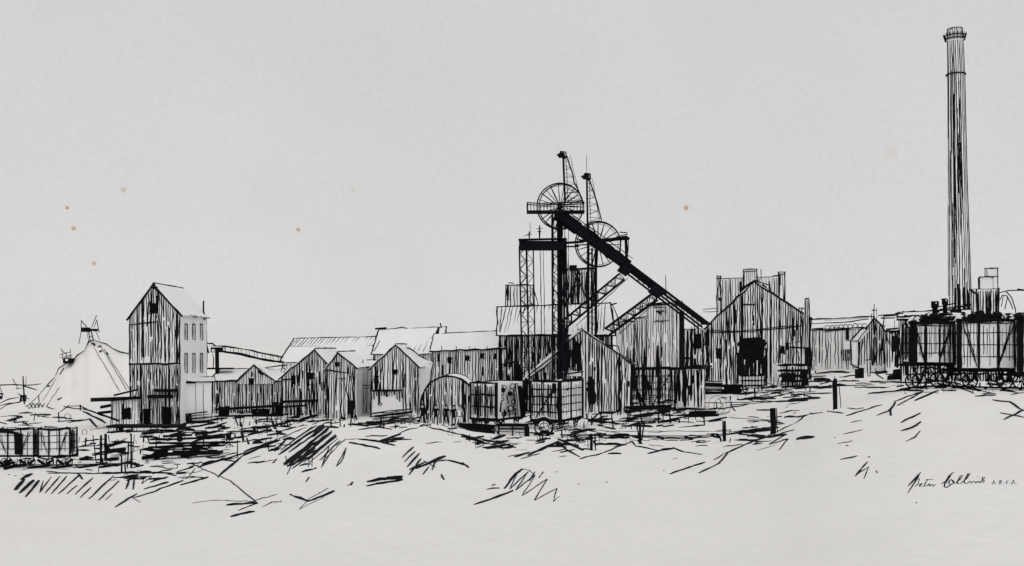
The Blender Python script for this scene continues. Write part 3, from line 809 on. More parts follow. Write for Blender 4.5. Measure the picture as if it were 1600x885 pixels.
    # winding wheels
    def wheel(cx, cy, r, yy, ns):
        c = Vector((X(cx, yy), yy, Z(cy, yy))); q = yy / F
        hub = MB(); hub.cyl(c + Vector((0, -.9, 0)), c + Vector((0, .9, 0)), 3.4 * q, m=INK)
        w = put('winding_wheel', hub, t, (M_WALL, M_IRON))
        mb = MB(); mb.ring(c + Vector((0, -.16, 0)), r * q, 1.9 * q, INK, 56); mb.ring(c + Vector((.12, .2, .02)), r * q * .965, 1.5 * q, INK, 56); mb.ring(c, r * q * .9, .7 * q, INK, 56)
        o = put('rim', mb, t, (M_WALL, M_IRON)); o.parent = w
        for i in range(ns):
            a = 2 * math.pi * (i + R.uniform(-.2, .2)) / ns
            mb = MB(); e = Vector((math.cos(a), 0, math.sin(a)))
            mb.pen([c + e * 3 * q + Vector((0, R.choice((-.3, .3)), 0)), c + e * r * .97 * q], R.uniform(1.3, 2.2), None, None, .3); o = put('spoke', mb, t, (M_WALL, M_IRON)); o.parent = w
    wheel(875, 323, 36, d + .3, 22); wheel(934, 382, 35.5, d + k2 - 1.5, 20)
    # jib masts
    def mast(pts_main, pts_stay, head, yy, rungs):
        PQ = lambda a, b: P(a, b, yy)
        mb = MB()
        mb.beam(PQ(*pts_main[0]), PQ(*pts_main[1]), 3 * px, .2); mb.pen([PQ(pts_main[0][0] + 4, pts_main[0][1]), PQ(pts_main[1][0] + 5, pts_main[1][1])], 1.1)
        mb.pen([PQ(*p) for p in pts_stay], 2.4); mb.pen([PQ(pts_stay[0][0] + 4, pts_stay[0][1] - 2), PQ(pts_stay[-1][0] - 2, pts_stay[-1][1] + 6)], .8)
        for i in range(rungs):
            f = (i + .6) / rungs
            a = PQ(*pts_main[0]).lerp(PQ(*pts_main[1]), f); b = PQ(*pts_stay[0]).lerp(PQ(*pts_stay[-1]), f); g = PQ(*pts_main[0]).lerp(PQ(*pts_main[1]), max(0, f - .1))
            mb.pen([a, b], 1.3); mb.pen([g, b], 1.0)
        m = put('jib_mast', mb, t, (M_WALL, M_IRON))
        mb = MB(); x0, x1, y0, y1 = head
        mb.hexa([PQ(x0, y0 + 2), PQ(x1, y1), PQ(x1 - 1, y1 + 1) + Vector((0, .4, 0)), PQ(x0 + 1, y0 + 3) + Vector((0, .4, 0)), PQ(x0 + 4, y0 - 2), PQ(x1 - 2, y0 - 1), PQ(x1 - 2, y0) + Vector((0, .4, 0)), PQ(x0 + 4, y0) + Vector((0, .4, 0))], INK)
        mb.pen([PQ(x0 - 1, y0 + 1), PQ(x0 + 3, y1 - 1), PQ(x1, y1 - 1)], 2.4); mb.pen([PQ(x0 + 4, y0 - 3), PQ(x1, y0 - 2), PQ(x1 + 1, y1)], 3)
        o = put('mast_head', mb, t, (M_WALL, M_IRON)); o.parent = m
    mast(((880, 246), (883, 318)), ((886, 244), (898, 285), (913, 319)), (871, 884, 240, 247), d + .6, 6)
    mast(((917, 280), (918, 352)), ((921, 281), (930, 308), (940, 345)), (909, 922, 274, 281), d + k2, 6)
    mb = MB(); mb.pen([P2(916.5, 243), P2(917, 272)], .8); put('lightning_rod', mb, t, (M_WALL, M_IRON))
    for q, w in ((844, 1.3), (849, 1.0)):
        mb = MB(); mb.pen([PP(q, 391, .4), PP(q + 2, 478, .4), PP(q + 2, 560, 1)], w); put('winding_rope', mb, t, (M_WALL, M_IRON))
headframe()

# ================================================================== behind and beside the headframe
d = 125.0
t = thing('brick_tank', 'small pale boarded tank block rising behind the left end of the pit-head roof', 'tank', (X(811, d), d, 0))
mb = MB(); block(mb, 790, 833, 446, 600, d, 5, sp=6, w=1.4, heavy=.08); scrib(mb, 792, 796, 446, 468, d - .05, 2); put('wall', mb, t)
mb = MB(); mb.pen([P(795, 442, d), P(803, 443, d)], 2.4); mb.pen([P(806, 445, d), P(828, 445, d)], 1.6); mb.pen([P(832, 444, d), P(839, 470, d), P(842, 482, d)], 1.6); put('coping', mb, t)
d = 118.0
t = thing('hoist_tower', 'dark boarded hoist tower with crossed braces behind the headframe wheel', 'tower', (X(908, d), d, 0))
mb = MB(); block(mb, 884, 931, 421, 600, d, 5, sp=4, w=1.8, heavy=.3)
for s in (((905, 424), (884, 478), 3), ((898, 424), (918, 470), 2.4), ((908, 426), (890, 474), 1.6)):
    *p, w = s; mb.pen([P(a, b, d - .1) for a, b in p], w)
put('wall', mb, t)
mb = MB(); mb.box(X(890, d), X(901, d), d - .5, d + 1, Z(424, d), Z(415, d), INK); mb.pen([P(883, 421, d - .2), P(932, 419, d - .2)], 2.6); put('roof_vent', mb, t)

# boarded shed whose gable stands right below the frame
d = 91.8
t = gable('screening_shed', 'wide boarded shed with slanting black eaves right below the headframe column', 'shed', 822, 988, 594, 569, 910, 517, 648, d, 6, sp=4.6, w=2.2, heavy=.3, broken=.35, roofw=2.2, keep=.97)
mb = MB(); mb.beam(P(824, 592, d - .3), P(870, 557, d - .3), 5 * d / F, .12, PAPER); mb.pen([P(824, 594, d - .4), P(868, 560, d - .4)], 2); mb.pen([P(824, 588, d - .4), P(866, 556, d - .4)], 2)
for s in (((920, 524), (940, 535), 1.2), ((948, 540), (958, 541), 4), ((955, 545), (970, 556), 3.4), ((958, 540), (966, 541), (970, 556), 2.4), ((972, 558), (990, 572), 3)):
    *p, w = s; mb.pen([P(a, b, d - .35) for a, b in p], w)
put('eaves_board', mb, t)
mb = MB()
for i in range(26): 
    q = 872 + R.uniform(0, 34); y = R.uniform(525, 550); mb.pen([P(q, y, d - .08), P(q + R.uniform(-1, 1), y + R.uniform(18, 40), d - .08)], R.uniform(3, 6))
mb.pen([P(873, 586, d - .1), P(912, 581, d - .1)], 2.0); mb.box(X(876, d), X(908, d), d - .06, d - .02, Z(588, d), Z(580, d), PAPER)
put('tarred_panel', mb, t)
mb = MB()
for (q, y, r) in ((924, 599, 7), (923, 608, 7), (925, 617, 8), (925, 625, 7), (922, 592, 4)): mb.blob(P(q, y, d - .1), r * d / F, INK, (1, .3, 1.1))
put('tarpaulin', mb, t)

# winding house and its neighbours, right of the frame
d = 112.0
t = thing('winding_house', 'tall flat-topped boarded winding house under the sloping backstay', 'winding house', (X(1020, d), d, 0))
mb = MB(); block(mb, 972, 993, 503, 640, d + .5, 6, sp=4.5, w=1.5, heavy=.2); block(mb, 992, 1012, 498, 640, d + .3, 6, sp=4, w=1.5, heavy=.16); put('wing', mb, t)
mb = MB(); block(mb, 1011, 1066, 477, 640, d, 7, sp=4, w=1.3, heavy=.08, ytop1=472); mb.box(X(1062, d), X(1069, d), d - .1, d + 7, 0, Z(486, d), INK); put('wall', mb, t)
mb = MB(); mb.pen([P(1011, 477, d - .1), P(1036, 473, d - .1), P(1062, 477, d - .1)], 2.2); mb.pen([P(990, 498, d), P(1010, 495, d)], 2.4); mb.pen([P(971, 502, d), P(990, 502, d)], 3)
mb.pen([P(1040, 430, d), P(1042, 474, d)], 1.1); put('roof', mb, t, (M_ROOF, M_INK))
mb = MB()
for s in (((1020, 478), (1042, 476), 2.4), ((1021, 481), (1041, 480), 1.8), ((1026, 486), (1034, 491), 4), ((1040, 480), (1040, 491), 1.6), ((1021, 503), (1046, 501), 1.4), ((1024, 500), (1036, 504), 1.2), ((1027, 487), (1038, 486), 2.6)):
    *p, w = s; mb.pen([P(a, b, d - .12) for a, b in p], w)
put('ventilator', mb, t)
for (q, y0, y1, w) in ((990, 545, 600, 5), (1007, 545, 585, 3.4), (1028, 540, 590, 5), (1033, 542, 560, 3), (1014, 530, 545, 2)):
    mb = MB(); mb.pen([P(q, y0, d - .15), P(q + R.uniform(-1, 1), y1, d - .15)], w); put('drain_pipe', mb, t)
d = 120.0
t = thing('boiler_annex', 'low dark boarded annex squeezed between the winding house and the barn', 'annex', (X(1088, d), d, 0))
mb = MB(); block(mb, 1064, 1100, 514, 625, d, 5, sp=4.5, w=2.2, heavy=.3); mb.box(X(1087, d), X(1096, d), d - .1, d, Z(545, d), Z(522, d), INK)
mb.pen([P(1068, 560, d - .1), P(1083, 560, d - .1)], 3.4); put('wall', mb, t)
for q, y in ((1084, 496), (1091, 502), (1080, 510)):
    mb = MB(); mb.pen([P(q, y, d - .1), P(q + 1, 525, d - .1)], 1.8); put('pipe', mb, t)
d = 93.0
def cage():
    t = thing('wire_cage', 'see-through wire mesh cage of thin bars right of the screening shed', 'cage', (X(1020, d), d, ztp(1020, d)))
    for k in (0, 3.0):
        mb = MB(); o = Vector((0, k, 0))
        for i in range(17):
            q = 980 + i * 4.9; mb.pen([P(q, 578, d) + o, P(q + R.uniform(-1, 1), 637, d) + o], R.choice((.8, 1, 1.2, 2.4 if k == 0 else 1)))
        for y in (579, 590, 600, 611, 622, 632): mb.pen([P(978, y, d) + o, P(1056, y - 2, d) + o], R.choice((.9, 1.2, 1.6)))
        put('mesh_panel', mb, t)
    mb = MB(); mb.beam(P(978, 580, d), P(1010, 638, d), .18, .12); mb.beam(P(1048, 582, d), P(1018, 636, d), .1, .1); mb.beam(P(1004, 585, d), P(1016, 610, d), .4, .12); mb.pen([P(985, 560, d), P(988, 582, d), P(1002, 636, d)], 4); mb.pen([P(1029, 560, d), P(1030, 636, d)], 4.4)
    put('brace', mb, t)
    mb = MB()
    for k in (0, 3.0): mb.beam(P(978, 577, d) + Vector((0, k, 0)), P(1056, 575, d) + Vector((0, k, 0)), .14, .14); mb.beam(P(978, 639, d) + Vector((0, k, 0)), P(1056, 638, d) + Vector((0, k, 0)), .2, .14)
    for q in (979, 1055): mb.beam(P(q, 577, d), P(q, 577, d) + Vector((0, 3, 0)), .1, .1)
    for q in (979, 1006, 1030, 1055): mb.beam(P(q, 577, d), (X(q, d), d, ztp(q, d)), .12, .12)
    put('frame', mb, t)
cage()
d = 94.0
t = thing('powder_store', 'small flat-roofed store of broad black and white boards beside the wire cage', 'store', (X(1078, d), d, ztp(1078, d)))
mb = MB(); block(mb, 1055, 1101, 577, 637, d, 3.5, sp=5.4, w=3.4, heavy=.2, broken=.1); put('wall', mb, t)
mb = MB(); mb.hexa([P(1044, 579, d - .4), P(1102, 574, d - .4), P(1102, 574, d + 3.6), P(1044, 579, d + 3.6), P(1044, 577, d - .4), P(1090, 570, d - .4), P(1102, 571, d + 3.6), P(1044, 576, d + 3.6)], INK); put('roof', mb, t, (M_ROOF, M_INK)); face(t)

# ================================================================== barn on the right
d = 138.0
t = gable('engine_barn', 'largest wide gabled barn of black boards with a gaping dark doorway, right of the backstay', 'barn', 1096, 1264, 519, 498, 1178, 441, 608, d, 12, sp=4.0, w=1.9, heavy=.26, broken=.4, roofw=2.8, split=None)
mb = MB()
for s in (((1105, 519), (1160, 519), (1262, 509), 1.5), ((1106, 516), (1150, 518), (1240, 509), 1.2), ((1160, 476), (1180, 476), 3.6)):
    *p, w = s; mb.pen([P(a, b, d - .12) for a, b in p], w)
put('tie_beam', mb, t)
dark_box('door', t, 1157, 1194, 532, 592, d, proud=.15, bars=0)
mb = MB()
scrib(mb, 1152, 1160, 552, 598, d - .12, 3.4, .8); scrib(mb, 1191, 1199, 545, 590, d - .12, 3.4, .8); mb.blob(P(1162, 538, d - .1), .6, INK, (1.4, .3, 1)); mb.blob(P(1189, 537, d - .1), .6, INK, (1.4, .3, 1)); mb.pen([P(1156, 536, d - .15), P(1164, 531, d - .15), P(1187, 531, d - .15), P(1195, 537, d - .15)], 5); mb.pen([P(1158, 530, d - .15), P(1192, 529, d - .15)], 3)
for i in range(20): 
    q = 1150 + R.uniform(0, 46); mb.pen([P(q, R.uniform(545, 575), d - .2), P(q + R.uniform(-2, 2), R.uniform(585, 606), d - .2)], R.uniform(2, 5))
for q in (1163, 1170, 1176, 1182, 1188): mb.box(X(q, d), X(q + 1.8, d), d - .19, d - .15, Z(582 + R.uniform(0, 10), d), Z(562 + R.uniform(0, 10), d), PAPER)
put('door_frame', mb, t)
for (q, y, ww, hh) in ((1124, 545, 9, 15), (1104, 521, 6, 18), (1222, 541, 6, 12), (1229, 537, 5, 10)):
    dark_box('window', t, q - ww / 2, q + ww / 2, y, y + hh, d, proud=.1)
mb = MB()
mb.prism([(X(1155, d), Z(462, d)), (X(1200, d), Z(462, d)), (X(1196, d), Z(449, d)), (X(1178, d), Z(437, d)), (X(1158, d), Z(449, d))], d + .8, d + 3, INK)
for s in (((1160, 450), (1178, 438), 3), ((1164, 454), (1180, 440), 2), ((1190, 445), (1199, 455), 5), ((1156, 440), (1157, 462), 5), ((1200, 440), (1203, 462), 3.4), ((1178, 438), (1200, 446), 2.2)):
    *p, w = s; mb.pen([P(a, b, d + .5) for a, b in p], w)
put('ridge_vent', mb, t)
mb = MB()
for q, y0, y1 in ((1246, 482, 500), (1250, 484, 505), (1256, 490, 510)): mb.pen([P(q, y0, d + .4), P(q, y1, d + .4)], 2.2)
mb.pen([P(1245, 482, d + .4), P(1254, 483, d + .4)], 3); put('flue', mb, t); face(t)
d = 158.0
t = thing('boiler_house', 'tall boarded boiler block with flat top and corner stacks rising behind the barn roof', 'boiler house', (X(1175, d), d, .2))
mb = MB(); block(mb, 1123, 1224, 435, 600, d, 9, sp=4.6, w=1.3, heavy=.12, ytop1=433); put('wall', mb, t)
for (a, b, y0, y1) in ((1122, 1128, 431, 500), (1163, 1184, 421, 470), (1217, 1227, 426, 480)):
    mb = MB(); block(mb, a, b, y0, y1, d - .6, 2.0, sp=3.5, w=1.3, heavy=.1, outline=1.6); mb.pen([P(a - 1, y0 + 4, d - .8), P(b + 1, y0 + 3, d - .8)], 1.8); put('stack', mb, t)
mb = MB(); mb.pen([P(1189, 421, d), P(1189, 437, d)], 1.8); mb.pen([P(1207, 432, d), P(1220, 431, d)], 3); mb.pen([P(1124, 466, d - .8), P(1130, 468, d - .8)], 6); mb.pen([P(1098, 483, d), P(1124, 481, d)], 1.2); mb.pen([P(1098, 487, d), P(1124, 486, d)], 1.2); put('pipe', mb, t); face(t)
d = 134.0
mb = MB(); zb = ztp(1261, d) - .05
mb.prism([(X(1257, d), zb), (X(1265, d), zb), (X(1263.5, d), Z(467, d)), (X(1258.5, d), Z(467, d))], d, d + .6, PAPER)
for q, w in ((1258, 2.0), (1261, 1.2), (1264, 2.0)): mb.pen([P(q, 467, d - .05), P(q + .5, 500, d - .05), P(q + R.uniform(-.4, .4), 605, d - .05)], w)
mb.pen([P(1258, 467, d), P(1264, 466, d)], 2.6); mb.box(X(1258, d), X(1263, d), d - .1, d - .05, Z(585, d), Z(543, d), INK)
for s in (((1232, 543), (1264, 544), 2.6), ((1232, 537), (1250, 534), 1.4), ((1245, 544), (1250, 565), 2)):
    *p, w = s; mb.pen([P(a, b, d - .1) for a, b in p], w)
single('flue_stack', mb, 'slim upright flue stack at the right corner of the barn', 'flue')

# ================================================================== sheds at the right back
t = long_shed('goods_shed', 'long low boarded goods shed with an arcaded eaves line, right of the barn', 'goods shed', 1270, 1362, 501, 516, 578, 152, 8, yr1=497, ye1=512, sp=5, w=1.3, heavy=.16, eavew=1.8, ridgew=2.6, keep=.95)
d = 151.8
mb = MB()
for i in range(9):
    c = 1294 + i * 7
    mb.pen([P(c + 4 * math.cos(a), 514.5 - i * .4 - 6 * math.sin(a), d) for a in (0, .6, 1.2, 1.9, 2.5, 3.14)], 1.2)
for i in range(26): mb.pen([P(1290 + i * 2.6, 499 - i * .13, d), P(1290 + i * 2.6, 502 - i * .13, d)], 1.2)
mb.pen([P(1268, 506, d), P(1292, 505, d), P(1330, 503, d), P(1358, 499, d)], 1.8)
mb.pen([P(1270, 514, d), P(1288, 513, d)], 2.6); mb.pen([P(1290, 518, d), P(1350, 512, d)], 2.2)
mb.box(X(1322, d), X(1327, d), d - .1, d, Z(531, d), Z(514, d), INK); mb.box(X(1319, d), X(1331, d), d - .12, d, Z(546, d), Z(533, d), PAPER)
for q in range(1316, 1336, 3): mb.pen([P(q, 547, d - .1), P(q, 564, d - .1)], R.choice((2, 3)))
put('eaves_arcade', mb, t); face(t)
t = gable('toll_house', 'little pointed house with white lower roof slope in front of the goods shed', 'house', 1342, 1388, 530, 522, 1366, 498, 572, 140, 6, sp=4.2, w=2.3, heavy=.3, roofw=2.4)
d = 139.0
mb = MB(); mb.hexa([P(1334, 534, d), P(1348, 534, d), P(1362, 517, d), P(1350, 515, d), P(1334, 533, d - .1), P(1348, 533, d - .1), P(1362, 516, d - .1), P(1350, 514, d - .1)], PAPER)
mb.pen([P(1334, 533, d - .2), P(1346, 533, d - .2), P(1360, 515, d - .2)], 1.6); mb.pen([P(1334, 533, d - .2), P(1350, 515, d - .2), P(1360, 511, d - .2)], 2.2); put('porch_roof', mb, t, (M_ROOF, M_INK))
mb = MB(); mb.prism([(X(1334, d), Z(570, d)), (X(1343, d), Z(573, d)), (X(1343, d), Z(533, d)), (X(1334, d), Z(533, d))], d, d + 2, PAPER); mb.pen([P(1334, 533, d - .1), P(1335, 570, d - .1), P(1345, 574, d - .1)], 2.4); put('porch', mb, t); face(t)
mb = MB(); mb.pen([P(1366, 475, d), P(1366, 486, d), P(1366.5, 522, d), P(1366, 570, d)], 2.0); mb.pen([P(1362, 485, d), P(1370, 485, d)], 2.2); mb.pen([P(1370, 482, d), P(1370, 500, d)], 1.3); mb.pen([P(1362, 490, d), P(1362, 520, d)], 1.6)
single('signal_post', mb, 'thin cross-armed post rising above the little pointed house', 'post')
t = long_shed('coal_store', 'low shed with dark broken eaves and patchy boards, left of the railway wagons', 'shed', 1384, 1432, 496, 517, 575, 136, 7, yr1=493, sp=5.5, w=2.0, heavy=.25, eavew=3.2, ridgew=2.6)
d = 135.8
mb = MB()
for s in (((1400, 490), (1430, 486), 3.2), ((1374, 493), (1420, 491), 2), ((1378, 497), (1400, 497), 3.4), ((1386, 515), (1405, 513), 4), ((1392, 520), (1400, 518), 6), ((1404, 521), (1428, 521), 5), ((1399, 500), (1399, 512), 1.2), ((1407, 497), (1408, 515), 1.4), ((1398, 525), (1398, 550), 5), ((1405, 500), (1405, 520), 1.5), ((1385, 520), (1392, 540), 2.4), ((1376, 505), (1386, 520), 3.5)):
    *p, w = s; mb.pen([P(a, b, d) for a, b in p], w)
put('eaves_board', mb, t); face(t)
for (a, b, y0, y1, dd, nm, lb) in ((1338, 1350, 577, 599, 118, 'timber_bollard', 'squat dark double timber block in front of the little pointed house'), (1355, 1360, 563, 592, 122, 'gate_post', 'narrow pale gate post with black edges beside the squat timber block')):
    mb = MB(); px = dd / F
    if nm == 'timber_bollard':
        mb.box(X(a, dd), X(a + 5, dd), dd, dd + .5, ztp(a, dd) - .1, Z(y0, dd), INK); mb.box(X(b - 5, dd), X(b, dd), dd, dd + .5, ztp(b, dd) - .1, Z(y0 - 1, dd), INK)
        mb.box(X(a + 4, dd), X(b - 4, dd), dd + .1, dd + .4, ztp(a, dd) - .1, Z(590, dd), INK); mb.pen([P(1333, 574, dd), P(1350, 576, dd)], 2)
    else:
        mb.box(X(a + .6, dd), X(b - .6, dd), dd, dd + .3, ztp(a, dd) - .1, Z(y0, dd), PAPER); mb.pen([P(a + .5, y0, dd - .05), (X(a + 1, dd), dd - .05, ztp(a, dd))], 1.8); mb.pen([P(b - .5, y0, dd - .05), (X(b - .5, dd), dd - .05, ztp(a, dd))], 1.6); mb.pen([P(1352, 563, dd), P(1365, 562, dd)], 2.2)
    single(nm, mb, lb, 'post')

# ================================================================== the chimney
def chimney():
    d = 165.0; px = d / F; zb = .5
    t = thing('chimney', 'very tall slender factory chimney with a collared top at the far right', 'chimney', (X(1499, d), d, zb))
    prof = [(640, 1500, 18), (488, 1499.5, 17.2), (420, 1498.5, 16.2), (300, 1496, 14.6), (200, 1494.5, 13.6), (118, 1493.5, 12.8), (62, 1492, 12.0)]
    def cr(y):
        for (a, xa, ra), (b, xb, rb) in zip(prof, prof[1:]):
            if y >= b: f = (a - y) / (a - b); return xa + (xb - xa) * f, ra + (rb - ra) * f
        return prof[-1][1:]
    mb = MB(); n = 40; b0 = len(mb.v)
    ys = [640, 560, 488, 450, 420, 360, 300, 250, 200, 160, 118, 90, 62]
    for y in ys:
        cx, r = cr(y)
        for j in range(n):
            a = 2 * math.pi * j / n; mb.v.append((X(cx, d) + math.cos(a) * r * px, d + math.sin(a) * r * px, Z(y, d)))
    for i in range(len(ys) - 1):
        for j in range(n):
            j2 = (j + 1) % n; mb.f.append((i * n + j, i * n + j2, (i + 1) * n + j2, (i + 1) * n + j)); mb.m.append(0)
    def streak(a, y0, y1, w):
        k = max(2, int((y0 - y1) / 30)); pts = []
        for i in range(k + 1):
            y = y0 + (y1 - y0) * i / k; cx, r = cr(y); pts.append((X(cx, d) + math.cos(a) * (r + .1) * px, d + math.sin(a) * (r + .1) * px, Z(y, d)))
        mb.pen(pts, w, (math.cos(a), math.sin(a), 0), .06, .25)
    for i in range(40):                      # long black hatch streaks all round, thickest on the left flank
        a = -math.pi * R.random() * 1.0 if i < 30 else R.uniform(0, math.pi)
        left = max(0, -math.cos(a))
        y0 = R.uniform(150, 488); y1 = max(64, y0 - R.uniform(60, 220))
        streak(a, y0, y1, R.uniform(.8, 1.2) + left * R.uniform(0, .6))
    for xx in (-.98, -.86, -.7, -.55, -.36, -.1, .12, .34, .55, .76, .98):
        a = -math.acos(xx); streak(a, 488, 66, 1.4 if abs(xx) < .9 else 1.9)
    for i in range(18):
        a = -math.acos(R.choice((R.uniform(-.99, -.7), R.uniform(-.9, .1)))); y0 = R.uniform(130, 488); streak(a, y0, y0 - R.uniform(30, 80), R.uniform(1.1, 1.7))
    for i in range(14):
        a = -math.acos(R.uniform(-.98, .8)); streak(a, 500, R.uniform(440, 480), R.uniform(2.4, 4.5))
    put('shaft', mb, t)
    mb = MB()
    for y, e, w in ((117, 1.4, 1.6),):
        cx, r = cr(y); mb.ring((X(cx, d), d, Z(y, d)), (r + e) * px, w * px, INK, 36, 'z')
    put('band', mb, t)
    mb = MB(); cx = 1492
    mb.ring((X(cx, d), d, Z(57, d)), 15.5 * px, 2.2 * px, INK, 36, 'z', h=1.3 * px); mb.ring((X(cx, d), d, Z(62, d)), 14.4 * px, 1.4 * px, INK, 36, 'z')
    for i in range(18):
        a = 2 * math.pi * i / 18; mb.pen([(X(cx, d) + math.cos(a) * 17 * px, d + math.sin(a) * 17 * px, Z(53.5, d)), (X(cx, d) + math.cos(a) * 14.2 * px, d + math.sin(a) * 14.2 * px, Z(64, d))], 1.8)
    put('collar', mb, t)
    mb = MB(); mb.cyl((X(cx, d), d, Z(62, d)), (X(cx, d), d, Z(46, d)), 11.5 * px, 11.0 * px, PAPER, 28); mb.ring((X(cx, d), d, Z(46, d)), 11.2 * px, 1.0 * px, INK, 32, 'z')
    for i in range(22):
        a = 2 * math.pi * i / 22; mb.pen([(X(cx, d) + math.cos(a) * 11.6 * px, d + math.sin(a) * 11.6 * px, Z(60, d)), (X(cx, d) + math.cos(a) * 11.2 * px, d + math.sin(a) * 11.2 * px, Z(46, d))], R.choice((.9, 1.3, 2.0)))
    mb.pen([P(1486, 46, d - 1), P(1490, 43.5, d - .5), P(1500, 44.5, d - .5), P(1504, 47, d - 1)], 1.6)
    put('crown', mb, t)
chimney()

# works building behind the right-hand wagons
d = 92.0
t = thing('pump_house', 'boarded pump house topped by stacked pale tanks, right of the chimney foot', 'pump house', (X(1535, d), d, ztp(1535, d)))
mb = MB(); block(mb, 1519, 1560, 452, 620, d, 5, sp=4.6, w=2.4, heavy=.25); mb.pen([P(1517, 452, d - .1), P(1528, 460, d - .1), P(1529, 490, d - .1)], 4); mb.pen([P(1559, 450, d - .1), P(1559, 480, d - .1)], 3); put('wall', mb, t)
mb = MB(); block(mb, 1526, 1553, 433, 453, d + .6, 2.6, sp=40, w=1, heavy=0, outline=1.6); mb.pen([P(1526, 434, d + .4), P(1526, 451, d + .4)], 2.8); mb.pen([P(1527, 434, d + .4), P(1540, 432, d + .4), P(1548, 435, d + .4)], 2.2); put('tank', mb, t)
mb = MB(); block(mb, 1531, 1550, 420, 432, d + 1, 1.8, sp=40, w=1, heavy=0, outline=1.4); mb.pen([P(1534, 421, d + .9), P(1535, 432, d + .9)], 1.2); mb.pen([P(1550, 421, d + .9), P(1551, 432, d + .9)], 1.2); put('header_tank', mb, t)
for pts in ([(1560, 458), (1570, 456), (1578, 466), (1584, 484), (1585, 500)], [(1561, 470), (1564, 462), (1571, 463), (1580, 484)], [(1563, 480), (1566, 462)], [(1568, 484), (1572, 466)]):
    mb = MB(); mb.pen([P(a, b, d) for a, b in pts], R.choice((2, 1.6))); put('pipe', mb, t)
mb = MB(); mb.pen([P(1571, 455, d), P(1600, 455, d), P(1660, 453, d)], 2.4); mb.pen([P(1586, 453, d), P(1606, 456, d)], 2); mb.beam(P(1655, 453, d), (X(1655, d), d, 2.5), .25); put('overhead_pipe', mb, t); face(t)
d = 100.0
t = long_shed('gas_shed', 'dark low shed roof with two round vent cowls, left of the chimney foot', 'shed', 1408, 1520, 490, 500, 600, d, 6, yr1=487, sp=5, w=2, heavy=.3, eavew=3.4, ridgew=2.6)
for q, y, r in ((1461, 477, 6.0), (1476, 473, 4.8)):
    mb = MB(); px = d / F; mb.cyl(P(q, y - r, d), P(q, y + r * .7, d), r * px, m=INK, n=12); mb.box(X(q - r * .7, d), X(q + r * .7, d), d - .2, d + .2, Z(494, d), Z(y, d), INK); mb.pen([P(q - 4, y - 5, d - .3), P(q + 5, y - 6, d - .3)], 2); mb.box(X(q + 1, d), X(q + 2.5, d), d - r * px - .02, d, Z(y - 2, d), Z(y - 4, d), PAPER); put('vent_cowl', mb, t)
mb = MB()
for s in (((1441, 487), (1466, 484), 2), ((1468, 480), (1496, 474), 2.2), ((1470, 484), (1500, 480), 3), ((1404, 495), (1440, 493), 3)):
    *p, w = s; mb.pen([P(a, b, d - .4) for a, b in p], w)
for i in range(34):
    q = R.uniform(1450, 1560); y = R.uniform(476, 500); mb.pen([P(q, y, d - .5), P(q + R.uniform(6, 20), y - R.uniform(-2, 5), d - .5)], R.uniform(2, 5))
for i in range(18):
    q = R.uniform(1408, 1470); y = R.uniform(488, 506); mb.pen([P(q, y, d - .5), P(q + R.uniform(6, 20), y - R.uniform(-2, 3), d - .5)], R.uniform(1.6, 3.6))
put('ridge_board', mb, t); face(t)

